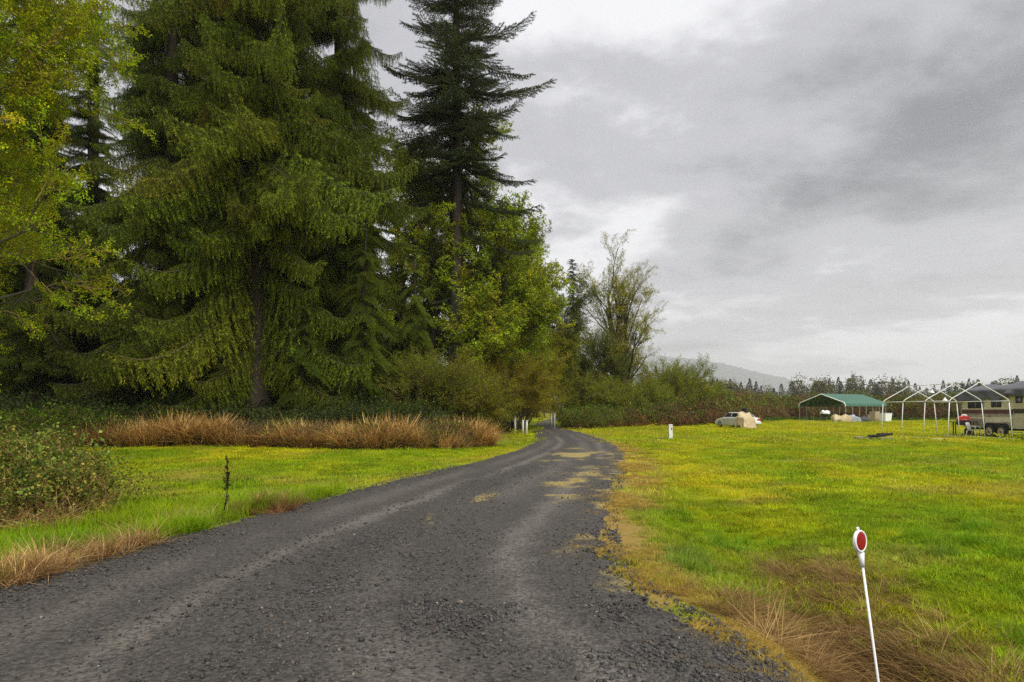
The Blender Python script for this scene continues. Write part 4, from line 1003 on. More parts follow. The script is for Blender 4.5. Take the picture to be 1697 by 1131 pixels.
# ---- dead weed stalk by the drive
x, y = PX(367, 9.9), 9.9; rngk = rng; rng = np.random.default_rng(77)
root = tag(empty('dead_weed', (x, y, hz(x, y) - .02)), 'tall dark dead weed stalk with seed heads beside the drive', 'weed')
q = Q(); t = np.linspace(0, 1, 9); path = np.stack([.05 * np.sin(t * 3) + .06 * t, .02 * t, .92 * t], 1); dk = np.array([.035, .024, .018])
tube(q, path, .008 * (1 - .7 * t) + .002, dk, 0, 5)
st_ = link('stalk', q.mesh('stalk', [M_BARK]), root)
q = Q()
for j in range(26):
    f = .18 + .82 * rng.random(); p0 = np.array([np.interp(f, t, path[:, k]) for k in range(3)]); a = rng.uniform(0, 6.28); ln = rng.uniform(.05, .16) * (1.3 - f)
    e_ = p0 + np.array([math.cos(a) * ln * .7, math.sin(a) * ln * .7, ln]); tube(q, np.array([p0, (p0 + e_) / 2 + [0, 0, -.01], e_]), np.array([.003, .0025, .002]), dk, 0, 4)
    for g in range(7):
        leaves(q, (p0 + (e_ - p0) * rng.uniform(.3, 1))[None], rng.normal(size=(1, 3)) + [[0, 0, .8]], .035, .018, dk * rng.uniform(.7, 1.6))
for j in range(60):
    f = rng.uniform(.55, 1); p0 = np.array([np.interp(f, t, path[:, k]) for k in range(3)]); leaves(q, p0[None], rng.normal(size=(1, 3)) + [[0, 0, 1]], .04, .018, dk * rng.uniform(.7, 1.6))
tag(link('seed_heads', q.mesh('seed_heads', [M_BARK]), root), kind='stuff'); rng = rngk
n = 46; a = rng.uniform(0, 6.28, n); r = np.sqrt(rng.random(n)); x = -3.95 + .55 * r * np.cos(a); y = 10.7 + .4 * r * np.sin(a)
put('dead_weed_clump', 'dead_flat', x, y, rng.uniform(.35, .6, n), np.array([.75, .55, .5]) * rng.uniform(.6, 1.1, (n, 1)), 'low reddish brown clump of dead weeds behind the weed stalk', 'dead grass', tilt=.5, dz=.10 * (1 - r))

# ---- steel carport with green roof
C0 = np.array([46.4, 95.0]); th = math.radians(58); W, L = 7.3, 10.2
fx = np.array([-math.cos(th), math.sin(th)]); lx = np.array([math.sin(th), math.cos(th)])
root = tag(empty('carport', (*C0, 0)), 'open steel carport with curved green metal roof in front of the hedge', 'carport')
root.rotation_euler = (0, 0, math.atan2(fx[1], fx[0]))          # local +x = across the front, local -y = along the length
def prof(k=0.0, n=7):
    """roof section from right eave (x=0) to left eave (x=W)"""
    eh, ph, rr = 2.15, 3.95, .62
    a = [(0 - .02 - k, eh - k * .2)]
    for w in np.linspace(0, 1, n): a.append(((1 - math.cos(w * 1.1)) * rr * 1.05 - k * (1 - w), eh + .10 + math.sin(w * 1.1) * rr * .95 + k))
    half = a + [(W / 2, ph + k)]
    return half + [(W - x_, z_) for x_, z_ in half[:-1][::-1]]
pf = prof(); nb_ = 10
top = prof(.02); low_ = prof(-.01)
rf = None
for j in range(nb_):            # roof sheets, each with its standing ribs
    y0, y1 = -L * j / nb_, -L * (j + 1) / nb_ + .012
    V = []; F = []
    cols_ = [(y0, 0), (y0 - .03, .028), (y0 - .06, 0), (y1, 0)]
    for (yy, dz) in cols_:
        V += [(a_, yy, b_ + dz) for a_, b_ in top]
    n_ = len(top)
    F = [(c_ * n_ + i_, c_ * n_ + i_ + 1, (c_ + 1) * n_ + i_ + 1, (c_ + 1) * n_ + i_) for c_ in range(3) for i_ in range(n_ - 1)]
    o = B().add(V, F).build('roof_sheet', M_GREEN, root)
    so = o.modifiers.new('thick', 'SOLIDIFY'); so.thickness = .012
for yy in (.03, -L - .03):
    trim = B().tube([(a_, yy, b_ - .05) for a_, b_ in prof(.0)], .065, 6).build('end_trim', M_PLAST if yy > 0 else M_GREEN, root)
for j in range(7):
    yy = -.12 - (L - .24) * j / 6
    fr = B().tube([(a_, yy, b_ - .07) for a_, b_ in pf], .035, 6).build('rafter', M_GALV, root)
    for xx in (.04, W - .04):
        B().box((xx, yy, 1.075), (.07, .07, 2.15)).build('leg', M_GALV, root)
for xx in (.04, W - .04): B().box((xx, -L / 2, .05), (.07, L - .3, .06)).build('base_rail', M_GALV, root)

# things kept under and beside the carport
def at_c(u, v): p_ = C0 + fx * u - (-lx) * v; return (float(p_[0]), float(p_[1]), hz(p_[0], p_[1]))
def lumpy(name, mat, loc, size, seed, label, cat, folds=.12, rz=0.0):
    """draped cover: dome with folds reaching the ground"""
    r_ = np.random.default_rng(seed); k = 28; m_ = 12; V = []; F = []
    for i_ in range(m_ + 1):
        f_ = i_ / m_
        for j_ in range(k):
            w_ = 2 * math.pi * j_ / k
            rr_ = (.8 + .45 * float(fbm(2.2 * math.cos(w_) + seed, 2.2 * math.sin(w_) + f_ * 2.5, 3))) * math.sin(min(f_ * 1.25, 1) * math.pi / 2) ** .8 * (1 + folds * f_ * math.sin(w_ * 5 + seed) + .6 * folds * f_ * math.sin(w_ * 9 + 2 * seed))
            z_ = math.cos(f_ * math.pi / 2) ** .7 * (1 + .25 * math.sin(w_ * 2 + seed) * (1 - f_) * f_ * 4) + .5 * (1 - f_ ** 3) * (float(fbm(2.5 * f_ * math.cos(w_) + 3 * seed, 2.5 * f_ * math.sin(w_), 3)) - .5) + .04 * r_.random()
            V.append((rr_ * math.cos(w_) * size[0] / 2, rr_ * math.sin(w_) * size[1] / 2, max(z_, 0) * size[2] - .02))
    F = [(i_ * k + j_, i_ * k + (j_ + 1) % k, (i_ + 1) * k + (j_ + 1) % k, (i_ + 1) * k + j_) for i_ in range(m_) for j_ in range(k)]
    o = B().add(V, F, True).build(name, mat, None, loc=loc); o.rotation_euler = (0, 0, rz)
    return tag(o, label, cat)
px_ = lambda p, D: (PX(p, D), D, hz(PX(p, D), D))
lumpy('tarp_bundle', M_TAN, px_(1393, 88), (2.1, 1.5, .95), 3, 'crumpled tan canvas heap on the grass in front of the carport', 'tarp', .2)
bl = px_(1367.5, 95); root = tag(empty('barrel_grill', bl), 'black grill under the carport with a white sheet on top', 'grill')
B().lathe([(.05, .75), (.40, .80), (.46, 1.0), (.42, 1.18), (.05, 1.3)], 20).build('bowl', M_BLACK, root)
for a in (0, 2.1, 4.2): B().tube([(.3 * math.cos(a), .3 * math.sin(a), .85), (.42 * math.cos(a), .42 * math.sin(a), 0)], .03, 6).build('leg', M_BLACK, root)
lumpy('white_sheet', M_PLAST, (bl[0], bl[1], bl[2] + 1.12), (1.15, 1.0, .42), 8, 'small white sheet draped over the black grill', 'sheet', .1)
def tub(p, D, w, d, h, mat, label, name='storage_tub'):
    l = px_(p, D); root = tag(empty(name, l, .5), label, 'tub')
    B().add([(sx * w / 2 * s_, sy * d / 2 * s_, z_) for s_, z_ in ((.86, 0), (1, h)) for sx, sy in ((-1, -1), (1, -1), (1, 1), (-1, 1))], [(0, 3, 2, 1), (4, 5, 6, 7), (0, 1, 5, 4), (1, 2, 6, 5), (2, 3, 7, 6), (3, 0, 4, 7)]).build('body', mat, root, .03)
    B().box((0, 0, h + .03), (w * 1.05, d * 1.05, .06)).build('lid', mat, root, .015)
    return root
tub(1467, 93, 1.5, 1.0, 1.15, M_PLAST, 'large pale tank standing at the outer end of the carport legs', 'pale_tank')
tub(1449, 94.5, 1.0, .9, 1.35, plain('tan_box', (.42, .33, .20), .8), 'tan box stacked upright by the carport leg', 'tan_box')
tub(1437, 97, .9, .8, .9, plain('brown_box', (.24, .17, .10), .8), 'low brown box behind the carport legs', 'brown_box')
lumpy('grey_tarp_heap', plain('blue_grey_sheet', (.30, .33, .36), .5, .2, 2), px_(1412, 91), (2.0, 1.6, .85), 5, 'grey plastic sheet heaped beside the front carport leg', 'tarp', .25)
lumpy('dark_junk_heap', plain('dark_junk', (.05, .05, .055), .7, .4, 3), px_(1430, 93), (2.0, 1.4, .7), 6, 'dark heap of odds and ends along the carport legs', 'junk', .25)

# ---- old white sedan under a canvas
cxy = (PX(1221, 60.5), 60.5); root = tag(empty('parked_car', (*cxy, hz(*cxy)), math.atan2(.95, -.30)), 'old white sedan parked in front of the hedge with its tail showing', 'car')
# local +x = car nose
body = [(-2.15, .42), (-2.2, .60), (-2.14, .92), (-1.5, 1.0), (1.0, .96), (1.75, .84), (2.15, .66), (2.2, .42), (1.9, .25), (-1.9, .25)]
o = B().prism(body, -.84, .84).build('body', M_DIRTYWHITE, root, .09)
def frus(x0, x1, x2, x3, z0, z1, w0, w1):
    V = [(x0, -w0, z0), (x1, -w0, z0), (x1, w0, z0), (x0, w0, z0), (x2, -w1, z1), (x3, -w1, z1), (x3, w1, z1), (x2, w1, z1)]
    return B().add(V, [(0, 3, 2, 1), (4, 5, 6, 7), (0, 1, 5, 4), (1, 2, 6, 5), (2, 3, 7, 6), (3, 0, 4, 7)])
frus(-1.72, 1.05, -1.05, .35, .95, 1.42, .76, .58).build('cabin', M_DIRTYWHITE, root, .06)
def pane(pts, nm='window'): 
    o = B().add(pts, [tuple(range(len(pts)))]).build(nm, M_GLASS, root); s_ = o.modifiers.new('t', 'SOLIDIFY'); s_.thickness = .02; s_.offset = 0; return o
for s_ in (-1, 1):
    yy = lambda z: s_ * (.76 - (z - .95) / .47 * .18 + .006)
    pane([(-1.25, yy(1.02), 1.02), (-.25, yy(1.02), 1.02), (-.25, yy(1.36), 1.36), (-.92, yy(1.36), 1.36)])
    pane([(-.15, yy(1.02), 1.02), (.82, yy(1.02), 1.02), (.34, yy(1.36), 1.36), (-.15, yy(1.36), 1.36)])
    B().box((-2.17, s_ * .66, .80), (.10, .30, .17)).build('tail_light', M_TAIL, root, .02)
    for xx in (-1.35, 1.35):
        wh = B().lathe([(.2, -.1), (.29, -.1), (.32, -.07), (.32, .07), (.29, .1), (.2, .1)], 22, axis='y', cap=False).build('wheel', M_RUBBER, root, loc=(xx, s_ * .76, .32))
        B().lathe([(.02, -.07), (.17, -.075), (.205, -.105), (.205, .1), (.02, .085)], 16, axis='y').build('rim', M_GALV, wh)
pane([(-1.66, -.62, 1.0), (-1.66, .62, 1.0), (-1.16, .52, 1.36), (-1.16, -.52, 1.36)], 'rear_window')
pane([(1.0, -.62, 1.0), (1.0, .62, 1.0), (.45, .52, 1.36), (.45, -.52, 1.36)], 'windscreen')
B().box((-2.22, 0, .52), (.14, 1.66, .20)).build('rear_bumper', M_DIRTYWHITE, root, .04)
B().box((-2.20, 0, .74), (.02, .34, .14)).build('number_plate', M_PLAST, root)
# canvas over the left rear quarter, a sheet that follows the car and falls to the ground
def car_top(x, y):
    z = np.where((np.abs(y) < .86) & (x > -2.2) & (x < 2.2), np.interp(x, [-2.2, -1.5, 1.0, 2.2], [.94, 1.02, .98, .68]), 0)
    cab = (1.42 - .95) * np.clip(np.minimum(np.interp(x, [-1.75, -1.05], [0, 1]), np.interp(x, [.35, 1.05], [1, 0])), 0, 1) + .95
    return np.where((np.abs(y) < .74) & (x > -1.75) & (x < 1.05), np.maximum(z, cab), z)
nu, nv = 40, 36; uu_, vv_ = np.meshgrid(np.linspace(-2.62, -.95, nu), np.linspace(-.25, 1.22, nv), indexing='ij')
uu_ = uu_ + .7 * (fbm(uu_ * 1.1 + 3, vv_ * 1.1) - .5); vv_ = vv_ + .6 * (fbm(uu_ * .9 + 13, vv_ * .9 + 7) - .5); out_ = np.maximum(np.maximum(vv_ - .84, -2.2 - uu_), 0)
zt = car_top(np.clip(uu_, -2.18, 2.1), np.clip(vv_, -.84, .84)) + .05
fold_ = .10 * np.sin(7 * (uu_ + vv_ * .6)) + .06 * np.sin(15 * (uu_ - vv_))
zt = np.maximum(zt - np.clip(out_ - .05, 0, 1) * 4.2 * (1 + 2.2 * fold_) + .05 * (fbm(uu_ * 3, vv_ * 3) - .5), .03 + .03 * fbm(uu_ * 4, vv_ * 4))
V = np.stack([uu_, vv_, zt], -1).reshape(-1, 3); F = [(i_ * nv + j_, (i_ + 1) * nv + j_, (i_ + 1) * nv + j_ + 1, i_ * nv + j_ + 1) for i_ in range(nu - 1) for j_ in range(nv - 1)]
cv = B().add(V, F, True).build('canvas_cover', M_TAN, None, loc=(*cxy, hz(*cxy))); cv.rotation_euler = (0, 0, math.atan2(.95, -.30)); s_ = cv.modifiers.new('t', 'SOLIDIFY'); s_.thickness = .012; s_.offset = 1
tag(cv, 'tan canvas draped over the tail of the old white sedan', 'tarp')
ca = math.atan2(.95, -.30); lp = Matrix.Rotation(ca, 3, 'Z') @ Vector((-1.0, -.1, 1.50))
o = B().box((0, 0, .0), (.62, .42, .16)).box((.0, .0, .17), (.40, .34, .18)).build('black_bag', M_BLACK, None, .05, loc=(cxy[0] + lp.x, cxy[1] + lp.y, hz(*cxy) + lp.z + .03)); o.rotation_euler = (0, 0, ca + .4)
tag(o, 'lumpy black bag lying on the roof of the old sedan', 'bag')

# ---- bare tent frame of white pipe
root = tag(empty('canopy_frame', (25.0, 40, 0)), 'bare white pipe canopy frame of four peaked arches on the lawn', 'canopy frame')
YS = [42.6, 40.6, 38.6, 36.6]; XA = [24.75, 24.85, 24.95, 25.05]; HW_E, HW_F = 1.60, 1.80
PR = .025
def fp(i_, s_, z_, w_): return (XA[i_] + s_ * w_ - 25.0, YS[i_] - 40, z_)
for i_ in range(4):
    g0 = min(hz(XA[i_] - 1.8, YS[i_]), hz(XA[i_] + 1.8, YS[i_]))
    for s_ in (-1, 1):
        B().tube([fp(i_, s_, hz(XA[i_] + s_ * HW_F, YS[i_]) + .01, HW_F - .10 * (s_ < 0)), fp(i_, s_, 2.0, HW_E)], PR, 8).build('leg', M_WHITE, root)
    arc = []
    for s_ in (-1, 1):
        e_ = [np.array(fp(i_, s_, 2.002, HW_E)), np.array(fp(i_, s_, 2.10, HW_E - .015)), np.array(fp(i_, s_, 2.18, HW_E - .08)), np.array(fp(i_, s_, 2.28, HW_E - .22)), np.array(fp(i_, s_, 2.95, .20)), np.array(fp(i_, s_, 3.06, .07)), np.array(fp(i_, s_, 3.085, 0.0))]
        arc += e_ if s_ < 0 else e_[::-1][1:]
    B().tube(arc, PR, 8).build('arch', M_WHITE, root)
for z_, s_, w_ in ((3.10, 0, 0), (2.09, -1, HW_E + .01), (2.09, 1, HW_E + .01)):
    for i_ in range(3):
        B().tube([fp(i_, s_, z_, w_), fp(i_ + 1, s_, z_, w_)], PR * .85, 8).build('purlin' if s_ else 'ridge_pipe', M_WHITE, root)
for s_, rg in ((-1, (1, 2)), (1, (0, 1, 2))):
    for i_ in rg: B().tube([fp(i_, s_, hz(XA[i_] + s_ * HW_F, YS[i_]) + .06, HW_F + .045), fp(i_ + 1, s_, hz(XA[i_ + 1] + s_ * HW_F, YS[i_ + 1]) + .06, HW_F + .045)], PR * .85, 8).build('base_rail', M_WHITE, root)
for i_, s_ in ((1, -1), (3, -1), (0, 1), (1, 1)): B().box(fp(i_, s_, hz(XA[i_] + s_ * HW_F, YS[i_]) + .05, HW_F + .04), (.13, .13, .09)).build('foot', M_BLACK, root, .02)
def dome_lamp(loc, cord, label):
    root = tag(empty('dome_lamp', loc), label, 'lamp', 'work lamps hanging in the canopy frame')
    B().lathe([(.025, .20), (.04, .13), (.06, .115), (.14, .02), (.15, 0), (.145, .004), (.055, .11), (.02, .12)], 20).build('shade', plain('spun_aluminium', (.75, .75, .73), .35, .05, 5), root)
    B().tube([(0, 0, .19), (.01, 0, .19 + cord)], .008, 6).build('cord', M_BLACK, root)
    B().lathe([(.01, .11), (.03, .08), (.035, .05), (.02, .02), (.005, .01)], 12).build('bulb', M_PLAST, root)
dome_lamp((24.98, 40.6, 2.62), .19, 'white dome lamp hanging right under the peak of an arch')
dome_lamp((25.75, 40.6, 2.16), .17, 'white dome lamp hanging halfway down the sloping pipe')

# ---- travel trailer under a grey tarp (its length runs toward the road)
TF, TD = np.array([28.0, 42.6]), math.radians(-86)
root = tag(empty('travel_trailer', (*TF, hz(*TF)), TD), 'cream travel trailer with maroon stripe parked beside the canopy frame', 'trailer')
LN, WD, Z0, Z1 = 8.2, 2.4, .55, 2.75     # local +x along the length toward the camera, visible side at local y = 0 (outward -y), body on +y
pr = [(0.12, Z0 + .12), (0, Z0 + .6), (0, Z1 - .45), (.22, Z1 - .10), (.5, Z1), (LN - .6, Z1), (LN, Z1 - .7), (LN, Z0), (.3, Z0)]
B().prism(pr, 0, WD).build('body', M_SIDING, root, .05)
z_ = Z0 + .02
zz_ = [Z0 + .68 + .115 * k for k in range(15)]
for k, z_ in enumerate(zz_):            # lap siding boards above the stripe and below
    if z_ > Z1 - .16: break
    mt = M_SIDING if z_ > 1.62 else M_SKIRT
    if 1.38 < z_ < 1.72: continue
    for xa, xb in ((.14, 4.05), (4.98, LN - .25)):
        B().add([(xa, -.004, z_), (xb, -.004, z_), (xb, -.022, z_), (xa, -.022, z_), (xa, -.004, z_ + .108), (xb, -.004, z_ + .108)], [(0, 1, 2, 3), (3, 2, 5, 4), (0, 3, 4), (1, 5, 2), (0, 4, 5, 1)]).build('siding_board', mt, root)
for z_ in (Z0 + .10, Z0 + .22, Z0 + .34, Z0 + .46):
    for xa, xb in ((.30, 1.98), (3.92, 4.05), (4.98, LN - .25)):
        B().box(((xa + xb) / 2, -.012, z_ + .05), (xb - xa, .018, .105)).build('siding_board', M_SKIRT, root)
for xa, xb in ((.12, 4.05), (4.98, LN - .2)): B().box(((xa + xb) / 2, -.014, 1.52), (xb - xa, .022, .24)).build('stripe', M_MAROON, root)
B().box((4.5, -.016, 1.55), (.86, .024, .26)).build('door_stripe', plain('dark_stripe', (.05, .04, .045), .5), root)
dr = B().box((4.52, -.010, 1.62), (.84, .028, 1.95)).build('door', plain('door_cream', (.58, .52, .36), .5, .05, 3), root, .015)
B().box((4.18, -.05, 1.45), (.05, .05, .14)).build('handle', M_GALV, dr)
def rvwin(xa, xb, za, zb):
    f_ = B().box(((xa + xb) / 2, -.024, (za + zb) / 2), (xb - xa, .04, zb - za)).build('window', M_BLACK, root, .018)
    B().box(((xa + xb) / 2, -.047, (za + zb) / 2), (xb - xa - .09, .01, zb - za - .09)).build('pane', M_GLASS, f_)
    B().box(((xa + xb) / 2 + .05, -.054, (za + zb) / 2), (.03, .008, zb - za - .09)).build('mullion', M_GALV, f_)
rvwin(.65, 1.88, 1.72, 2.18); rvwin(2.5, 3.25, 1.78, 2.20); rvwin(4.28, 4.76, 2.0, 2.42); rvwin(5.6, 6.8, 1.75, 2.3)
B().box((.115, -.012, 1.75), (.07, .05, 1.9)).build('corner_trim', M_GALV, root)
arch_ = B().add([(2.05, -.03, .5), (2.05, -.03, .72), (2.2, -.03, .84), (3.70, -.03, .84), (3.85, -.03, .72), (3.85, -.03, .5)], [(0, 1, 2, 3, 4, 5)]).build('wheel_well', M_BLACK, root)
s_ = arch_.modifiers.new('t', 'SOLIDIFY'); s_.thickness = .02
B().tube([(2.0, -.045, .55), (2.02, -.045, .73), (2.18, -.045, .87), (3.72, -.045, .87), (3.88, -.045, .73), (3.90, -.045, .55)], .03, 6).build('fender_trim', M_SKIRT, root)
M_RIM = plain('tan_wheel_rim', (.62, .52, .35), .5, .1, 8, dirt=(.25, .18, .10), dirt_amt=.4)
for xx in (2.50, 3.38):
    wh = B().lathe([(.22, -.11), (.33, -.11), (.37, -.07), (.37, .07), (.33, .11), (.22, .11)], 26, axis='y', cap=False).build('wheel', M_RUBBER, root, loc=(xx, -.05, .37))
    B().lathe([(.06, -.13), (.10, -.10), (.20, -.085), (.228, -.124), (.24, -.09), (.235, .09), (.05, .09)], 22, axis='y').build('rim', M_RIM, wh)
    B().lathe([(.005, -.15), (.05, -.145), (.06, -.10)], 12, axis='y').build('hub', M_BLACK, wh)
    for k in range(5): B().lathe([(.004, -.012), (.022, -.01), (.022, .01), (.004, .012)], 8, axis='y').build('rim_slot', M_BLACK, wh, loc=(.145 * math.cos(k * 1.2566), -.092, .145 * math.sin(k * 1.2566)))
B().box((LN / 2, WD / 2, .50), (LN - .4, WD - .5, .12)).build('chassis', M_BLACK, root)
stp = B().box((4.5, -.22, .38), (.6, .42, .04)).build('entry_step', M_GALV, root, .01)
for xx in (.5, 6.9): B().box((xx, .25, .24), (.08, .08, .5)).build('jack_leg', M_BLACK, root)
for xx in (3.6, 1.15): B().box((xx, -.02, .82), (.5, .012, .22)).build('hatch', M_SKIRT, root, .01)
B().lathe([(.01, -.03), (.05, -.03), (.06, 0)], 12, axis='y').build('running_light', plain('amber_lamp', (.4, .2, .05), .4), root, loc=(2.35, -.02, 1.25))
# tarp: peaked sheet over the roof with a side flap
nu, nv = 60, 26; xs_ = np.linspace(-.25, LN + .3, nu); V = []
for a_ in xs_:
    rise = .32 + .14 * sstep(.5, 4, a_) + .06 * math.sin(a_ * 2.1)
    hem = 2.13 + .05 * math.sin(a_ * 3.3) + .22 * float(sstep(2.6, 4.3, a_)) + .10 * math.exp(-((a_ - 2.3) / .3) ** 2)
    ed = float(sstep(-.25, .5, a_))
    for k in range(nv):
        w_ = k / (nv - 1)
        if w_ < .38:
            f_ = w_ / .38; y_ = -.10 - .06 * math.sin(a_ * 5 + f_ * 2) * (1 - f_) - .10 * (1 - f_); zq = hem + (Z1 + .06 - hem) * f_
        elif w_ < .69:
            f_ = (w_ - .38) / .31; y_ = -.10 + f_ * (WD / 2 + .1); zq = Z1 + .06 + rise * f_ ** .85
        else:
            f_ = (w_ - .69) / .31; y_ = WD / 2 + f_ * (WD / 2 + .12); zq = Z1 + .06 + rise * (1 - f_) ** .85 - .3 * max(f_ - .9, 0) * 10 * .5
        zq += .03 * float(fbm(a_ * 2.2, w_ * 9, 3) - .5) * 2 - (1 - ed) * .10 * (w_ > .3)
        pk = .26 * math.exp(-((a_ - 4.0) / .22) ** 2) * math.exp(-((w_ - .16) / .12) ** 2)
        V.append((a_, y_ - pk - .05 * float(fbm(a_ * 3.1, w_ * 4 + 8, 3) - .5), zq))
F = [(i_ * nv + j_, (i_ + 1) * nv + j_, (i_ + 1) * nv + j_ + 1, i_ * nv + j_ + 1) for i_ in range(nu - 1) for j_ in range(nv - 1)]
tp = B().add(V, F, True).build('roof_tarp', M_TARP, None, loc=(*TF, hz(*TF))); tp.rotation_euler = (0, 0, TD)
s_ = tp.modifiers.new('t', 'SOLIDIFY'); s_.thickness = .012
tag(tp, 'grey weathered tarp stretched over the trailer roof with a hanging flap', 'tarp')

# ---- grill, chair, fire pit
gl = (PX(1596, 41.3), 41.3); root = tag(empty('gas_grill', (*gl, hz(*gl)), -.25), 'gas grill with red lid and black side shelves near the trailer', 'grill')
B().prism([(-.30, .80), (-.30, 1.0), (.30, 1.0), (.30, .80), (.24, .72), (-.24, .72)], -.25, .25).build('firebox', M_BLACK, root, .02)
B().prism([(-.31, 1.005), (-.31, 1.10), (-.22, 1.24), (.0, 1.29), (.22, 1.24), (.31, 1.10), (.31, 1.005)], -.26, .26).build('lid', M_RED, root, .02)
B().tube([(-.2, -.27, 1.06), (-.2, -.33, 1.06), (.2, -.33, 1.06), (.2, -.27, 1.06)], .012, 8).build('lid_handle', M_GALV, root)
B().box((-.53, 0, .92), (.42, .46, .04)).build('side_shelf', M_BLACK, root, .01); B().box((.53, 0, .92), (.42, .46, .04)).build('side_shelf', M_BLACK, root, .01)
for xx in (-.52, .52):
    for yy in (-.19, .19): B().box((xx * .9, yy, .45), (.05, .05, .9)).build('leg', M_BLACK, root)
B().box((0, 0, .16), (.95, .42, .03)).build('bottom_shelf', M_BLACK, root)
o = tag(empty('gas_bottle', (gl[0] + .22, gl[1] - .02, hz(*gl) + .175)), 'dark gas bottle on the bottom shelf of the red grill', 'gas bottle')
B().lathe([(.05, 0), (.14, .02), (.15, .08), (.15, .26), (.12, .33), (.04, .36)], 18).build('tank', M_BLACK, o); B().lathe([(.07, .35), (.07, .42), (.06, .42), (.06, .35)], 14).build('collar', M_BLACK, o)
lumpy('crumpled_rag', M_PLAST, (gl[0] + .05, gl[1], hz(*gl) + 1.285), (.30, .22, .10), 4, 'small white rag lying on the red grill lid', 'rag', .2)
cl = (PX(1613, 40.3), 40.3); M_CHAIR = plain('weathered_plastic', (.40, .39, .36), .6, .1, 5)
root = tag(empty('plastic_chair', (*cl, hz(*cl)), .5), 'white plastic garden chair between the red grill and the trailer wheels', 'chair')
B().box((0, 0, .42), (.48, .46, .035)).build('seat', M_CHAIR, root, .015)
V = [(x_, .22 + .12 * f_ + .02 * math.cos(x_ * 6), .44 + .46 * f_ - .06 * (x_ / .22) ** 2 * f_) for f_ in (0, .33, .66, 1) for x_ in (-.22, -.11, 0, .11, .22)]
o = B().add(V, [(r_ * 5 + c_, r_ * 5 + c_ + 1, r_ * 5 + c_ + 6, r_ * 5 + c_ + 5) for r_ in range(3) for c_ in range(4)], True).build('backrest', M_CHAIR, root); s_ = o.modifiers.new('t', 'SOLIDIFY'); s_.thickness = .02
for s_ in (-1, 1):
    B().tube([(s_ * .25, -.22, .41), (s_ * .28, -.25, 0)], [.03, .024], 8).build('leg', M_CHAIR, root); B().tube([(s_ * .25, .22, .41), (s_ * .28, .28, 0)], [.03, .024], 8).build('leg', M_CHAIR, root)
    B().tube([(s_ * .26, -.24, .42), (s_ * .27, -.22, .64), (s_ * .27, .0, .66), (s_ * .24, .30, .66)], .024, 8).build('armrest', M_CHAIR, root)
fl = (PX(1447, 37.5), 37.5); root = tag(empty('fire_pit', (*fl, hz(*fl))), 'fire pit of low stones and charred logs on the lawn by the canopy frame', 'fire pit')
rr = random.Random(4)
for k in range(13):
    a = 6.28 * k / 13; s3 = rr.uniform(.10, .17)
    V = [(x_ * s3 * rr.uniform(.7, 1.2), y_ * s3 * rr.uniform(.7, 1.2), z_ * s3 * rr.uniform(.5, .8)) for x_ in (-1, 1) for y_ in (-1, 1) for z_ in (-1, 1)]
    B().add(V, [(0, 1, 3, 2), (4, 6, 7, 5), (0, 4, 5, 1), (2, 3, 7, 6), (0, 2, 6, 4), (1, 5, 7, 3)]).build('stone', M_ROCK, root, .03, loc=(.85 * math.cos(a), .7 * math.sin(a), .06))
for k, (x_, y_, a, ln) in enumerate([(-.2, -.1, .2, .9), (.2, .1, 1.0, .8), (.1, -.2, -.5, .9), (.55, .0, .1, .7), (.5, -.25, -.2, .8)]):
    d_ = np.array([math.cos(a), math.sin(a), .08]) * ln / 2; B().tube([np.array([x_, y_, .13 + .05 * k]) - d_, np.array([x_, y_, .14 + .04 * k]) + d_], [.075, .06], 9).build('log', M_CHAR if k != 3 else M_WOOD, root)
B().lathe([(.02, .05), (.6, .03), (.78, 0)], 20).build('ash_bed', plain('ash', (.10, .085, .075), .95, .4, 9, bump=.6), root)

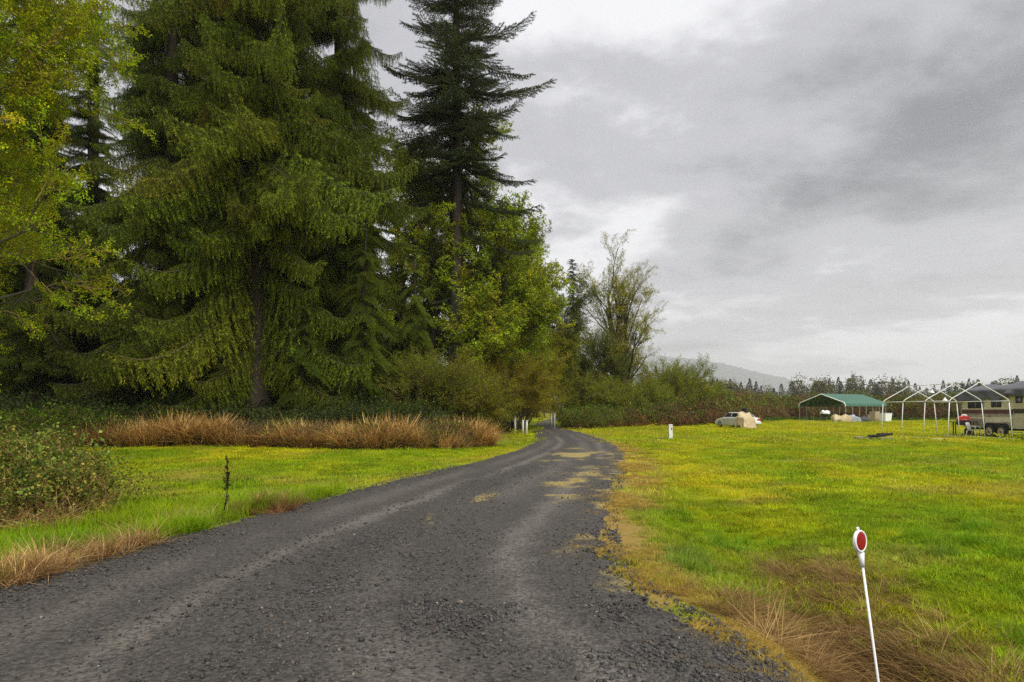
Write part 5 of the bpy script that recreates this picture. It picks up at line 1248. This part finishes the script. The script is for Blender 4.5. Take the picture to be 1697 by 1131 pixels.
# rocks at the culvert end, bottom of the drive apron
for k, (x_, y_, s3, rz) in enumerate([(2.28, 3.58, .12, .4), (2.52, 3.42, .09, 1.2), (2.06, 3.78, .08, 2.0), (2.42, 3.72, .06, .1)]):
    rr = random.Random(40 + k); V = [(a_ * s3 * rr.uniform(.7, 1.2), b_ * s3 * rr.uniform(.7, 1.2), c_ * s3 * rr.uniform(.35, .6)) for a_ in (-1, 1) for b_ in (-1, 1) for c_ in (-1, 1)]
    o = B().add(V, [(0, 1, 3, 2), (4, 6, 7, 5), (0, 4, 5, 1), (2, 3, 7, 6), (0, 2, 6, 4), (1, 5, 7, 3)]).build('rock', plain('edge_rock', (.075, .072, .07), .85, .3, 20, bump=.6), None, .02, loc=(x_, y_, hz(x_, y_) + s3 * .15)); o.rotation_euler = (.1, .15, rz)
    tag(o, ['largest grey rock at the end of the gravel apron', 'flat grey rock deepest in the ditch end', 'grey rock half set into the gravel edge', 'smallest grey rock tucked behind the largest one'][k], 'rock')

# ---- far houses behind the hedge
for k, (p_, D_, w_) in enumerate([(1552, 150, 5), (1587, 155, 5.5)]):
    x_ = PX(p_, D_); root = tag(empty('far_house', (x_, D_, -.1), .15), ['pale gabled house behind the hedge, seen through the canopy frame', 'pale gabled house behind the hedge, next to the trailer'][k], 'house')
    B().prism([(-w_ / 2, 0), (w_ / 2, 0), (w_ / 2, 2.3), (0, 3.2), (-w_ / 2, 2.3)], 0, 8).build('wall', plain('pale_wall', (.42, .42, .40), .8), root)
    for s_ in (-1, 1):
        o = B().add([(s_ * (w_ / 2 + .3), -.3, 2.22), (0, -.3, 3.32), (0, 8.3, 3.32), (s_ * (w_ / 2 + .3), 8.3, 2.22)], [(0, 1, 2, 3)]).build('roof', plain('pale_roof', (.30, .30, .31), .7), root); t_ = o.modifiers.new('t', 'SOLIDIFY'); t_.thickness = .1
    B().box((.9, -.03, 1.4), (1.0, .06, 1.0)).build('window', M_GLASS, root)

# ================================================================== HAZE
hb = B().box((300, 5050, 375), (23000, 10500, 760)).build('haze', M_WHITE, None)
m = bpy.data.materials.new('haze_air'); m.use_nodes = True; nt = m.node_tree; nt.nodes.clear()
pv = nt.nodes.new('ShaderNodeVolumePrincipled'); pv.inputs['Color'].default_value = (.97, .98, 1, 1); pv.inputs['Density'].default_value = .00015; pv.inputs['Anisotropy'].default_value = .1
ot = nt.nodes.new('ShaderNodeOutputMaterial'); nt.links.new(pv.outputs[0], ot.inputs['Volume'])
hb.data.materials.clear(); hb.data.materials.append(m)
tag(hb, 'thin grey mist hanging over the whole valley', 'haze', kind='stuff')
